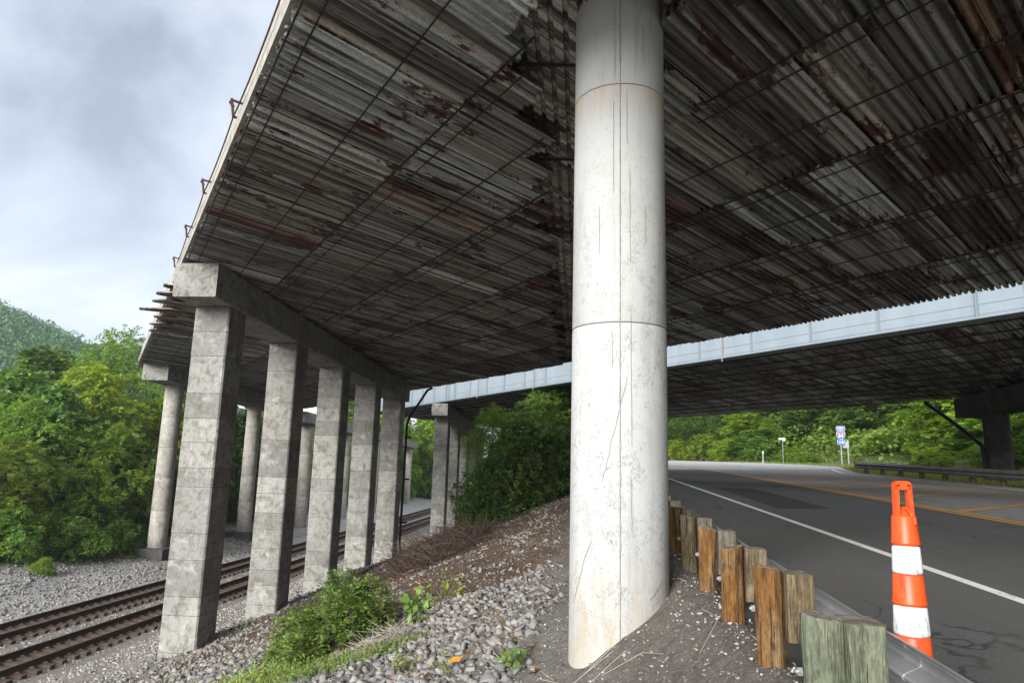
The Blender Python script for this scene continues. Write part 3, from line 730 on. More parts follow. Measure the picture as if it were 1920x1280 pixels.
mb.build('form_seam', plain('seam_mortar', (.36, .355, .335), .95, 0, 0, 40), pier5)
def wob(a0, z0, a1, z1, n, amp, seed):
    r = random.Random(seed); return [(a0 + (a1 - a0) * k / n + r.uniform(-amp, amp), z0 + (z1 - z0) * k / n) for k in range(n + 1)]
strip(wob(.16, .83, -.33, -.13, 14, .015, 1), .006, 'crack', M_crack)
strip(wob(-.55, -.62, -1.05, -1.2, 8, .015, 2), .006, 'crack', M_crack)
strip(wob(1.0, -.95, .62, -1.12, 6, .012, 5), .007, 'crack', M_crack)
for a0, z0, z1, sd in ((.22, 2.9, 1.9, 11), (.24, 1.5, .2, 12), (.24, -.05, -.55, 13), (-.12, 3.6, 2.6, 14), (-.14, 1.3, .9, 15), (.55, 4.4, 4.0, 16), (.57, 2.5, 2.1, 18), (-.42, 2.5, 2.0, 17), (.16, 3.7, 3.1, 19), (-.10, 4.6, 3.8, 20)):
    strip(wob(a0, z0, a0 + .01, z1, 10, .006, sd), .006, 'stain_streak', M_crack, .0025)
for a0 in ():
    strip(wob(a0, 3.7, a0, -1.2, 60, .004, 33), .004, 'stain_streak', M_groove2 if 'M_groove2' in globals() else M_crack, .002)

# ------------------------------------------------------------------ drain pipes
dp = empty('drain_pipe'); tag(dp, 'black drain pipe down the last square column by the tracks', 'drain pipe')
mb = MB(); mb.tube([(-7.9, 36.6, 4.0), (-8.05, 36.2, 3.85), (-8.68, 35.0, 2.25), (-8.74, 34.9, 1.9), (-8.74, 34.7, -3.9), (-8.66, 34.7, -4.3), (-8.3, 34.6, -4.65)], .065, 8); mb.build('pipe', M_black, dp)
for z in (1.3, -.8, -2.9):
    mb = MB(); mb.box((-8.66, 35.0, z), (.26, .3, .09)); mb.build('clamp', M_black, dp)
dp2 = empty('drain_pipe'); tag(dp2, 'drain pipe bent diagonally onto the dark pier at right', 'drain pipe')
mb = MB(); mb.tube([(15.7, 33.2, 3.35), (15.9, 31.7, 2.5), (16.05, 30.1, 1.55), (16.08, 29.7, 1.3), (16.08, 29.6, .0), (16.08, 29.6, -.4)], .085, 8); mb.build('pipe', M_black, dp2)
mb = MB(); mb.box((16.12, 29.65, .9), (.2, .26, .07)); mb.build('clamp', M_black, dp2)

# ------------------------------------------------------------------ railway
GA = .545
TRK = [(-18.42, 'far railway track beside the pale stone strip and the trees'), (-15.45, 'near railway track beside the square concrete columns')]
TZ = -5.60
def tie_mesh(seed):
    r = random.Random(seed); mb = MB(); h = .09
    o = [(-1.02, -.105), (1.02, -.105), (1.02, .105), (-1.02, .105)]
    mb.ring([[(x + r.uniform(-.02, .02), y + r.uniform(-.012, .012), z) for x, y in o] for z in (-.12, .05)])
    me = bpy.data.meshes.new('railroad_tie'); me.from_pydata(mb.v, [], mb.f); me.materials.append(M_tie); return me
ties = [tie_mesh(k) for k in range(5)]
for cx, lab in TRK:
    tr = empty('railway_track', (0, 0, 0)); tag(tr, lab, 'railway track', 'railway tracks')
    for s in (-1, 1):
        mb = MB(); x = cx + s * GA
        pr = [(-.065, 0), (.065, 0), (.065, .02), (.012, .035), (.012, .115), (.036, .125), (.036, .155), (-.036, .155), (-.036, .125), (-.012, .115), (-.012, .035), (-.065, .02)]
        mb.ring([[(x + a, y, TZ - .155 + b) for a, b in pr] for y in (5, 40, 80, 150)])
        rl = mb.build('rail', M_rail, tr)
        mb = MB(); mb.box((x, 77.5, TZ + .003), (.05, 145, .004)); mb.build('running_surface', M_railtop, rl)
    y = 12.0; far = MB(); n = 0
    while y < 150:
        if y < 70:
            o = link('railroad_tie', ties[n % 5], tr, (cx + rnd.uniform(-.04, .04), y, TZ - .155 - .055)); o.rotation_euler = (0, 0, rnd.uniform(-.02, .02))
        else: far.box((cx, y, TZ - .24), (2.04, .21, .17))
        y += .47 + rnd.uniform(-.03, .03); n += 1
    tag(far.build('far_ties', M_tie, tr), kind='stuff')

# ------------------------------------------------------------------ near guardrail on wooden posts
RX = 1.335
def rail_base(y): return road_z(RX, y)
W_PROF = [(-.010, .156), (.012, .150), (.020, .135), (.022, .120), (.075, .088), (.083, .075), (.083, .058), (.075, .045), (.010, .014), (.002, .004), (.002, -.004), (.010, -.014), (.075, -.045), (.083, -.058), (.083, -.075), (.075, -.088), (.022, -.120), (.020, -.135), (.012, -.150), (-.010, -.156)]
def w_rail(x, y0, y1, zf, flip, name, mat, par, off=0, n=6, th=.004):
    mb = MB(); pr = [(-a * flip, b) for a, b in W_PROF]
    loop = pr + [(a - th * -flip, b) for a, b in pr[::-1]]
    mb.ring([[(x + off + a, y, zf(y) + b) for a, b in loop] for y in np.linspace(y0, y1, n)])
    return mb.build(name, mat, par)
gr1 = empty('guardrail'); tag(gr1, 'steel guardrail on stubby round wooden posts beside the road, running to the camera', 'guardrail')
railc = lambda y: -.80 - .156 + .036 * y          # centre height of the beam
for k, (y0, y1) in enumerate(((-1.0, 2.62), (2.5, 3.42), (3.30, 7.2), (7.08, 11.0), (10.9, 14.8), (14.7, 18.6), (18.5, 26))):
    w_rail(RX + .045, y0, y1, railc, -1, 'rail_beam', M_galv, gr1, .0045 * (k % 2))
def post_mesh(r0, h, seed, n=30, bury=.4):
    r = random.Random(seed); mb = MB(); L = []
    ph = [r.uniform(0, 6) for _ in range(4)]; chk = [r.uniform(.010, .02) if r.random() < .16 else 0 for _ in range(n)]
    for i in range(9):
        z = -bury + (h + bury) * i / 8; loop = []
        for k in range(n):
            a = 2 * math.pi * k / n; rr = r0 * (1 + .03 * math.sin(3 * a + ph[0]) + .02 * math.sin(7 * a + ph[1] + z * 2)) + r.uniform(-.004, .004) - chk[k] * min(1, max(0, (z + .3) / h * r.uniform(.7, 1.2)))
            zz = z + (r.uniform(-.006, .006) - .012 * math.cos(a + ph[2]) if i == 8 else 0)
            loop.append((rr * math.cos(a), rr * math.sin(a), zz))
        L.append(loop)
    c = [(x * .93, y * .93, z + .012) for x, y, z in L[-1]]; L.append(c)
    mb.ring(L); return mb
def block_mesh(w, d, h, seed):
    r = random.Random(seed); mb = MB(); L = []
    for i in range(5):
        z = -h + h * i / 4; c = .014
        o = [(-w / 2 + c, -d / 2), (w / 2 - c, -d / 2), (w / 2, -d / 2 + c), (w / 2, d / 2 - c), (w / 2 - c, d / 2), (-w / 2 + c, d / 2), (-w / 2, d / 2 - c), (-w / 2, -d / 2 + c)]
        L.append([(x + r.uniform(-.003, .003), y + r.uniform(-.003, .003), z + (r.uniform(-.005, .005) if i in (0, 4) else 0)) for x, y in o])
    mb.ring(L); return mb
bolt_mb = MB(); bolt_mb.tube([(-.018, 0, 0), (.0, 0, 0)], .019, 6); bolt_mb.tube([(-.028, 0, 0), (-.018, 0, 0)], .009, 8)
PY = [3.2 + 1.07 * k for k in range(-1, 13)]
posttop = lambda y: -.69 + .030 * y
for k, y in enumerate(PY):
    i = k - 1
    px = (1.025, 1.09, 1.11, 1.13)[min(i, 3)] if i >= 0 else 1.0; zt = posttop(y); zb = gz(px, y); h = zt - zb + (.02 if i == 1 else -.01 if i % 3 == 2 else 0)
    pm, bm = ((M_wood_gr, M_wood_gr) if i <= 0 else (M_wood_or, M_wood_ta) if i in (1, 2) else (M_wood_or, M_wood_pale) if i in (3, 5) else (M_wood_ta, M_wood_pale) if i in (4, 6, 8) else (M_wood_or, M_wood_ta))
    r0 = .083 if i <= 0 else .080 - .002 * (i % 2)
    p = post_mesh(r0, h, 70 + k).build('post', pm, gr1, False, (px, y, zb)); p.data.polygons.foreach_set('use_smooth', [len(q.vertices) == 4 for q in p.data.polygons])
    p.rotation_euler = (rnd.uniform(-.02, .02), rnd.uniform(-.02, .015), 0)
    if i == 0: p['label'] = 'greenish treated post nearest the camera'
    elif i in (1, 2): p['label'] = 'amber brown weathered post'
    b = block_mesh(.150, .19, .36, 90 + k).build('blockout', bm, gr1, False, (px + r0 + .075, y + .012, zt + .004 + rnd.uniform(-.012, .008)))
    if i == 0: b['label'] = 'greenish treated block with a knot behind the nearest post'
    if i < 9:
        bo = link('bolt', bpy.data.meshes.get('bolt_hex') or bolt_mb.build('bolt_hex', M_galv).data, p, (-r0 - .002, 0, h - .215))
for o in [o for o in COL.objects if o.name.startswith('bolt_hex')]: bpy.data.objects.remove(o)

# far guardrail
gr2 = empty('guardrail'); tag(gr2, 'dark guardrail along the far side of the road beneath the trees', 'guardrail')
FX = 14.15
zf2 = lambda y: road_z(FX, y) + .40
for y0, y1 in ((4, 12.1), (12, 20.1), (20, 28.1), (28, 37.6)): w_rail(FX, y0, y1, zf2, 1, 'rail_beam', M_galv_old, gr2, .004 * (y0 % 3), 3)
for k in range(18):
    y = 36.8 - 1.9 * k
    if y < 5: break
    mb = MB(); z = road_z(FX, y); mb.box((FX + .17, y, z + .12), (.15, .15, .84)); mb.build('post', M_wood_pale if k < 3 else M_wood_ta, gr2)
mb = MB(); mb.tube([(FX - .05, 37.65, zf2(37.6) - .2), (FX - .05, 37.65, zf2(37.6) + .32)], .03, 6); mb.build('end_marker', M_par, gr2)

# ------------------------------------------------------------------ traffic cone with looped handle
cone = empty('traffic_cone', (1.70, 3.92, road_z(1.7, 3.92)), R(3)); tag(cone, 'slim orange and white striped traffic cone with looped handle behind the guardrail', 'traffic cone')
def cone_mat(name, c, dirt):
    s = Mat(name, .45, 0, .4); f = s.noise(9, 6, s.mapv(sc=(2, 2, .9)), .75, .8); g = s.noise(26, 5, rough=.7)
    s.color(s.mix(s.rng(f, .53, .62, 0, .85), s.mix(s.rng(g, .4, .7, 0, .4), c, dirt), dirt)).bump(g, .12, .003); return s.m
M_or = cone_mat('orange_plastic', (.80, .085, .012), (.42, .035, .008)); M_wh = cone_mat('white_sheeting', (.76, .77, .78), (.30, .30, .31))
M_or.node_tree.nodes['Principled BSDF'].inputs['Roughness'].default_value = .4
T = -cone.location.z - .02            # height of the eye above the cone's foot, less 2 cm
def crad(z): return .100 - (z - .15) / (T - .33) * .041
def band(z0, z1, mat, name, lip=0, n=32):
    mb = MB(); pr = [(crad(z0) + lip, z0), (crad(z0) + lip, z0 + .012), (crad(z0) + lip * .2, z0 + .022), (crad(z1), z1 - .008), (crad(z1) - .006, z1)]
    mb.ring([[(r * math.cos(2 * math.pi * k / n) * (1 + (.02 if n > 8 and k % 16 == 0 else 0)), r * math.sin(2 * math.pi * k / n), z) for k in range(n)] for r, z in pr])
    return mb.build(name, mat, cone, True)
# visible bands: tops from the handle foot downwards
zt = T - .175
for z0, z1, m_, nm, lip in ((zt - .150, zt, M_or, 'upper_body', .004), (zt - .290, zt - .152, M_wh, 'reflective_band', 0), (zt - .445, zt - .292, M_or, 'middle_body', .005), (zt - .590, zt - .447, M_wh, 'reflective_band', 0), (.05, zt - .592, M_or, 'lower_body', .0)):
    band(z0, z1, m_, nm, lip)
mb = MB(); mb.ring([[(x * s_, y * s_, z) for x, y in ((-.18, -.2), (.18, -.2), (.2, -.18), (.2, .18), (.18, .2), (-.18, .2), (-.2, .18), (-.2, -.18))] for s_, z in ((1, .0), (1, .03), (.93, .05))]); mb.build('rubber_base', M_black, cone)
mb = MB()       # looped handle: flat frame with an opening
hw, d = .048, .034; z0, z1 = zt - .01, T
def plate(pts): 
    mb.ring([[(x, y, z) for x, z in pts] for y in (-d / 2, d / 2)])
plate([(-hw, z0), (-hw + .022, z0), (-hw + .026, z1 - .05), (-hw + .012, z1 - .012), (-hw + .004, z1 - .02)])
plate([(hw - .022, z0), (hw, z0), (hw - .004, z1 - .02), (hw - .012, z1 - .012), (hw - .026, z1 - .05)])
plate([(-hw + .006, z1 - .045), (hw - .006, z1 - .045), (hw - .006, z1 - .012), (hw - .02, z1), (-hw + .02, z1), (-hw + .006, z1 - .012)])
plate([(-hw + .02, z0), (hw - .02, z0), (.016, z0 + .045), (.006, z0 + .055), (-.006, z0 + .045)])
mb.build('handle', M_or, cone)
for sx in (-1, 1):
    m2 = MB(); m2.tube([(sx * .025, -d / 2 - .002, z1 - .022), (sx * .025, -d / 2 + .006, z1 - .022)], .006, 8); m2.build('handle_hole', M_black, cone)
m2 = MB(); m2.tube([(0, -d / 2 - .012, z0 + .05), (.02, -d / 2 - .016, z0 + .02), (.03, -.05, z0 - .01), (.025, -.062, z0 - .035)], .007, 6); m2.build('cord', M_or, cone)

# ------------------------------------------------------------------ signs beyond the road
M_blue = plain('sign_blue', (.02, .10, .42), .4); M_red = plain('sign_red', (.50, .03, .05), .4); M_sw = plain('sign_white', (.8, .8, .8), .4, 0, 0, 8, (.76, .76, .76)); M_post = plain('sign_post_steel', (.33, .34, .35), .5, .3)
def text(body, size, loc, par, mat, name='lettering'):
    cu = bpy.data.curves.new(name, 'FONT'); cu.body = body; cu.size = size; cu.align_x = 'CENTER'; cu.align_y = 'CENTER'; cu.extrude = .002; cu.materials.append(mat); cu.offset = size * .02
    o = bpy.data.objects.new(name + '_curve', cu); COL.objects.link(o); dg = bpy.context.evaluated_depsgraph_get()
    me = bpy.data.meshes.new_from_object(o.evaluated_get(dg)); bpy.data.objects.remove(o)
    o = link(name, me, par, loc); o.rotation_euler = (R(90), 0, 0); return o
sx, sy = 19.0, 53.0; sz = gz(sx, sy)
sg = empty('route_sign', (sx, sy, sz), R(-20)); tag(sg, 'blue stacked route signs reading WEST, 64 and an arrow on steel posts', 'road sign')
top = 3.55 - sz
for dx in (-.02, .42): 
    m2 = MB(); m2.box((dx, .06, top / 2 - .4 if dx < 0 else top / 2 - .9), (.07, .05, top + .6 if dx < 0 else top - .2)); m2.build('post', M_post, sg)
m2 = MB(); m2.box((.30, .10, top - 1.35), (.4, .02, .45)); m2.build('sign_back', M_post, sg)
def panel(z, w, h, mat, name='sign_panel'):
    m2 = MB(); c = .04
    o = [(-w / 2 + c, -h / 2), (w / 2 - c, -h / 2), (w / 2, -h / 2 + c), (w / 2, h / 2 - c), (w / 2 - c, h / 2), (-w / 2 + c, h / 2), (-w / 2, h / 2 - c), (-w / 2, -h / 2 + c)]
    m2.ring([[(x, y, z + q) for x, q in o] for y in (0, .02)]); p_ = m2.build(name, mat, sg)
    return p_
def border(z, w, h, par):
    m2 = MB(); b = .014
    for cx_, cz, ww, hh in ((0, h / 2 - .03, w - .06, b), (0, -h / 2 + .03, w - .06, b), (-w / 2 + .03, 0, b, h - .1), (w / 2 - .03, 0, b, h - .1)): m2.box((cx_, -.003, z + cz), (ww, .003, hh))
    m2.build('border', M_sw, par)
p1 = panel(top - .17, .62, .34, M_blue); border(top - .17, .62, .34, p1); text('WEST', .16, (0, -.004, top - .17), p1, M_sw)
def shield(sc, z, y, mat, par, name, lo=None, hi=None):
    o = [(0, -.31), (-.10, -.27), (-.22, -.16), (-.295, 0), (-.30, .12), (-.25, .22), (-.26, .29), (-.14, .27), (0, .31), (.14, .27), (.26, .29), (.25, .22), (.30, .12), (.295, 0), (.22, -.16), (.10, -.27)]
    o = [(x * sc, z_ * sc) for x, z_ in o]
    if lo is not None: o = [(x, max(lo, min(hi, q))) for x, q in o]
    m2 = MB(); m2.ring([[(x, yy, z + q) for x, q in o[::-1]] for yy in (y, y + .012)]); return m2.build(name, mat, par)
zc = top - .66
p2 = shield(1.0, zc, 0, M_sw, sg, 'route_shield'); shield(.93, zc, -.004, M_blue, p2, 'shield_field', -.4, .125); shield(.93, zc, -.0045, M_red, p2, 'shield_header', .145, .4); text('64', .33, (0, -.010, zc - .05), p2, M_sw)
p3 = panel(top - 1.17, .54, .40, M_blue); border(top - 1.17, .54, .40, p3)
m2 = MB(); m2.box((-.04, -.004, top - 1.17), (.24, .004, .07)); m2.add([(.07, -.006, top - 1.17 - .1), (.2, -.006, top - 1.17), (.07, -.006, top - 1.17 + .1)], [(0, 1, 2)]); m2.build('arrow', M_sw, p3)
s2 = empty('street_sign', (15.85, 56.5, gz(15.85, 56.5)), R(-25)); tag(s2, 'small pale sign on a thin post left of the blue route signs', 'road sign')
m2 = MB(); m2.tube([(0, 0, -.3), (0, 0, 1.95)], .035, 6); m2.build('post', M_post, s2)
m2 = MB(); m2.box((-.03, -.05, 1.98), (.5, .02, .14)); m2.box((.12, -.06, 1.86), (.2, .02, .08)); m2.build('sign_panel', M_galv, s2)
s3 = empty('marker_post', (14.7, 58.0, gz(14.7, 58))); tag(s3, 'short pale marker post at the roadside left of the small sign', 'marker post')
m2 = MB(); m2.box((0, 0, .5), (.11, .03, 1.25)); m2.build('post', M_par, s3); m2 = MB(); m2.box((0, -.02, .98), (.09, .008, .18)); m2.build('reflector', M_sw, s3)

# ------------------------------------------------------------------ stones
def ico(seed, n=12, flat=.6):
    r = np.random.default_rng(seed); t = (1 + 5 ** .5) / 2
    v = np.array([(-1, t, 0), (1, t, 0), (-1, -t, 0), (1, -t, 0), (0, -1, t), (0, 1, t), (0, -1, -t), (0, 1, -t), (t, 0, -1), (t, 0, 1), (-t, 0, -1), (-t, 0, 1)], float)
    v /= np.linalg.norm(v[0]); v *= r.uniform(.5, 1.35, (12, 1)); v += r.uniform(-.30, .30, (12, 3)); v *= np.array([1, r.uniform(.6, .95), flat * r.uniform(.7, 1.2)])
    f = np.array([(0, 11, 5), (0, 5, 1), (0, 1, 7), (0, 7, 10), (0, 10, 11), (1, 5, 9), (5, 11, 4), (11, 10, 2), (10, 7, 6), (7, 1, 8), (3, 9, 4), (3, 4, 2), (3, 2, 6), (3, 6, 8), (3, 8, 9), (4, 9, 5), (2, 4, 11), (6, 2, 10), (8, 6, 7), (9, 8, 1)])
    return v, f
PROTO = [ico(k) for k in range(10)]
def rot_rand(n):
    q = rng.normal(size=(n, 4)); q /= np.linalg.norm(q, axis=1, keepdims=True); w, x, y, z = q.T
    return np.stack([1 - 2 * (y * y + z * z), 2 * (x * y - z * w), 2 * (x * z + y * w), 2 * (x * y + z * w), 1 - 2 * (x * x + z * z), 2 * (y * z - x * w), 2 * (x * z - y * w), 2 * (y * z + x * w), 1 - 2 * (x * x + y * y)], -1).reshape(n, 3, 3)
def stones(name, P, size, mat, sink=.2):
    n = len(P); V, Fc = [], []; Rm = rot_rand(n); a = .35
    yaw = rng.uniform(0, 6.28, n); tilt = rng.uniform(-.5, .5, (n, 2))
    for k in range(len(PROTO)):
        sel = np.arange(k, n, len(PROTO))
        if not len(sel): continue
        v, f = PROTO[k]; cs, sn = np.cos(yaw[sel]), np.sin(yaw[sel])
        vv = np.repeat(v[None], len(sel), 0) * size[sel][:, None, None]
        vv[..., 2] += vv[..., 0] * tilt[sel, 0:1] + vv[..., 1] * tilt[sel, 1:2]
        x = vv[..., 0] * cs[:, None] - vv[..., 1] * sn[:, None]; y = vv[..., 0] * sn[:, None] + vv[..., 1] * cs[:, None]
        vv = np.stack([x, y, vv[..., 2]], -1) + P[sel][:, None, :]
        base = sum(len(q) for q in V); V.append(vv.reshape(-1, 3)); Fc.append((f[None] + (np.arange(len(sel)) * 12)[:, None, None] + base).reshape(-1, 3))
    return fast_mesh(name, np.concatenate(V), np.concatenate(Fc), mat)
def scatter(n, x0, x1, y0, y1, keep, smin, smax, power=2.5):
    X = rng.uniform(x0, x1, n); Y = rng.uniform(y0, y1, n); k = rng.random(n) < keep(X, Y); X, Y = X[k], Y[k]
    s = smin + (smax - smin) * rng.random(len(X)) ** power
    return np.stack([X, Y, ground_z(X, Y) + s * .12], -1), s
def cl(v): return np.clip(v, 0, 1)
def rip_keep(X, Y):
    nb = vnoise(X, Y, .5, 11) + .6 * vnoise(X, Y, 1.7, 12)
    near = cl((13.2 - (Y + nb * 5 + .25 * X)) / 1.5) * cl((-.15 - X + nb * .5) / .5) * cl((X + 9.6) / 1)
    strip_ = .2 * cl(1 - abs(X + 1.4 + nb) / .9) * cl((Y - 12) / 2)
    toe = .65 * cl((X + 10.5) / .8) * cl((-7.2 + nb * 2 - X) / .8)
    return np.maximum(np.maximum(near, strip_), np.maximum(toe, (.06 + .05 * nb) * cl((-.2 - X) / .5)))
P, S_ = scatter(80000, -10.2, .3, 4.5, 40, rip_keep, .016, .088, 2.3)
order = np.argsort(-(S_ / np.linalg.norm(P, axis=1))); P, S_ = P[order], S_[order]
vis = (np.abs(P[:, 0] / P[:, 1] + .1) < .8) & (P[:, 1] > 5.5); first = np.where(vis)[0][:290]; rest_i = np.setdiff1d(np.arange(len(P)), first)
smesh = []
for k in range(10):
    v, f = PROTO[k]; smesh.append(fast_mesh('stone', v, f, M_rip))
for k, i in enumerate(first):
    o = link('stone', smesh[k % 10], ground, tuple(P[i])); s_ = float(S_[i]); o.scale = (s_, s_, s_); o.rotation_euler = (rnd.uniform(-.5, .5), rnd.uniform(-.5, .5), rnd.uniform(0, 6.28))
tag(link('riprap', stones('riprap', P[rest_i], S_[rest_i], M_rip), ground), kind='stuff')
trk = lambda X, Y: np.where((np.abs(X + 18.42) < .62) | (np.abs(X + 15.45) < .62), .12, 1.0) * cl((60 - Y) / 25 + .1)
P, S_ = scatter(30000, -21.5, -9.8, 12, 55, trk, .028, .065, 1.5); P[:, 2] -= .015
tag(link('ballast', stones('ballast', P, S_, M_bal), ground), kind='stuff')
P, S_ = scatter(9000, -26.5, -20.2, 24, 50, lambda X, Y: cl((27 + X) / 2.5), .035, .10, 2)
tag(link('pale_stones', stones('pale_stones', P, S_, M_rip), ground), kind='stuff')
P, S_ = scatter(9000, -.9, 1.3, 2.2, 12, lambda X, Y: cl(1.1 - Y / 14), .005, .020, 3)
tag(link('grit', stones('grit', P, S_, M_fines), ground), kind='stuff')

def bank_keep(X, Y): return cl((-.1 - X) / .5) * cl((X + 9.8) / .8) * cl(1.25 - Y / 40)
P, S_ = scatter(26000, -10, 0, 5.5, 38, bank_keep, .008, .028, 2)
tag(link('pebbles', stones('pebbles', P, S_, M_bal), ground), kind='stuff')
# ------------------------------------------------------------------ plants
def leaf_quads(C, D, N, L, Wd):
    """rhombic leaves: centre-base C, direction D, normal N, length L, width Wd"""
    S = np.cross(D, N); S /= np.linalg.norm(S, axis=1, keepdims=True) + 1e-9
    L = L[:, None]; Wd = Wd[:, None]
    v = np.stack([C, C + D * L * .45 + S * Wd * .5 + N * L * .06, C + D * L - N * L * .08, C + D * L * .45 - S * Wd * .5 + N * L * .06], 1)
    return v.reshape(-1, 3), np.arange(len(C) * 4).reshape(-1, 4)
def unit(v): return v / (np.linalg.norm(v, axis=-1, keepdims=True) + 1e-9)
def spray_leaves(r, blobs, n_sprays, per, spray_len, leaf, droop=.35, shell=.55, wid=.42):
    B = np.array(blobs, float); w = B[:, 3] * B[:, 4] * B[:, 5]; w = w ** .75; bi = r.choice(len(B), n_sprays, p=w / w.sum())
    d = unit(r.normal(size=(n_sprays, 3)) + np.array([0, 0, .25])); rad = shell + (1 - shell) * r.random(n_sprays) ** .6
    P = B[bi, :3] + d * B[bi, 3:6] * rad[:, None]
    D = unit(d * np.array([1, 1, .5]) + r.normal(size=(n_sprays, 3)) * .55 + np.array([0, 0, -droop + .15]))
    N = unit(np.array([0, 0, 1.]) + d * .5 + r.normal(size=(n_sprays, 3)) * .35); N = unit(N - D * np.sum(N * D, 1, keepdims=True)); S = np.cross(D, N)
    k = np.arange(per); t = (k // 2 + .5) / (per / 2); sd = np.where(k % 2 == 0, 1., -1.)
    sl_ = spray_len * r.uniform(.6, 1.3, n_sprays)
    C = P[:, None] + D[:, None] * (t[None, :, None] * sl_[:, None, None]) + np.array([0, 0, -1.])[None, None] * (t ** 2)[None, :, None] * sl_[:, None, None] * droop
    DD = unit(D[:, None] * .45 + S[:, None] * sd[None, :, None] * .9 + r.normal(size=(n_sprays, per, 3)) * .22)
    NN = unit(N[:, None] + r.normal(size=(n_sprays, per, 3)) * .3); NN = unit(NN - DD * np.sum(NN * DD, -1, keepdims=True))
    m = n_sprays * per; L = leaf * r.uniform(.65, 1.35, m)
    return leaf_quads(C.reshape(m, 3), DD.reshape(m, 3), NN.reshape(m, 3), L, L * wid)
def make_tree(seed, h, cr, nb=14, sprays=1500, per=10, slen=.55, leaf=.22, mat=None, base=.12, trunk_r=.13, flat=.7, droop=.35, wid=.42):
    r = np.random.default_rng(seed); blobs = []
    for k in range(nb):
        f = (k + .5) / nb; z = h * (base + (1 - base) * f * .92); a = k * 2.4 + r.uniform(-.5, .5)
        env = math.sin(math.pi * min(1, (.18 + .80 * f))) ** .7; rr = cr * env * r.uniform(.35, .8)
        br = cr * r.uniform(.26, .46) * (.6 + .4 * env); blobs.append((rr * math.cos(a), rr * math.sin(a), min(z, h - br * flat), br, br, br * flat))
    blobs.append((0, 0, h - cr * .28, cr * .3, cr * .3, cr * .26))
    v, f = spray_leaves(r, blobs, sprays, per, slen, leaf, droop, .5, wid)
    cm = fast_mesh('crown', v, f, mat)
    mb = MB(); top = Vector((0, 0, h * .86)); lean = Vector((r.uniform(-.3, .3), r.uniform(-.3, .3), 0))
    mb.tube([(0, 0, -.5), (lean.x * .3, lean.y * .3, h * .3), (lean.x, lean.y, h * .6), (lean.x * .6, lean.y * .6, h * .86)], [trunk_r, trunk_r * .8, trunk_r * .5, trunk_r * .15], 7)
    for b in blobs[::2]:
        z0 = max(.1 * h, b[2] - .25 * h); a = Vector((lean.x * z0 / h, lean.y * z0 / h, z0)); e = Vector(b[:3]); mid = (a + e) / 2 + Vector((0, 0, -.1 * cr)) 
        mb.tube([a, mid, e], [trunk_r * .42, trunk_r * .28, trunk_r * .1], 5)
    me = bpy.data.meshes.new('trunk'); me.from_pydata(mb.v, [], mb.f); me.materials.append(M_bark); me.polygons.foreach_set('use_smooth', [True] * len(me.polygons))
    return me, cm
VAR = {}
for key, kw in dict(
        locust=[dict(seed=s, h=10, cr=4.2, nb=20, sprays=2300, per=12, slen=.62, leaf=.19, mat=M_leaf_loc, base=.10, flat=.45, droop=.3, wid=.36) for s in (1, 2)],
        broad=[dict(seed=s, h=10, cr=3.8, nb=18, sprays=2600, per=6, slen=.32, leaf=.30, mat=M_leaf_dk, base=.06, flat=.75, droop=.4, wid=.6) for s in (3, 4)],
        yellow=[dict(seed=s, h=10, cr=3.8, nb=18, sprays=2400, per=7, slen=.36, leaf=.27, mat=M_leaf_yel, base=.05, flat=.7, droop=.4, wid=.55) for s in (5, 6)],
        shrub=[dict(seed=s, h=3, cr=2.0, nb=14, sprays=1300, per=7, slen=.26, leaf=.16, mat=M_leaf_loc, base=.0, flat=.7, droop=.4, trunk_r=.05) for s in (7, 8)]).items():
    VAR[key] = [make_tree(**k) for k in kw]
TREES = 'trees and shrubs around the bridge'
ntree = 0
def plant(kind, x, y, h, w, label, cat='tree', group=None, name=None, mat=None, v=None, sink=.15):
    global ntree
    vs = VAR[kind]; tm, cm = vs[(ntree if v is None else v) % len(vs)]; ntree += 1
    H0, W0 = (3, 2.0) if kind == 'shrub' else (10, 4.2 if kind == 'locust' else 3.8)
    t = empty(name or ('shrub' if kind == 'shrub' else 'tree'), (x, y, gz(x, y) - sink), rnd.uniform(0, 6.28)); t.scale = (w / W0, w / W0, h / H0)
    tag(t, label, cat, group)
    link('trunk', tm, t)
    if mat:
        key = (kind, (v or 0), mat.name)
        cm2 = VAR.setdefault(key, None) or cm.copy(); cm2.materials.clear(); cm2.materials.append(mat); VAR[key] = cm2; cm = cm2
    link('crown', cm, t); return t
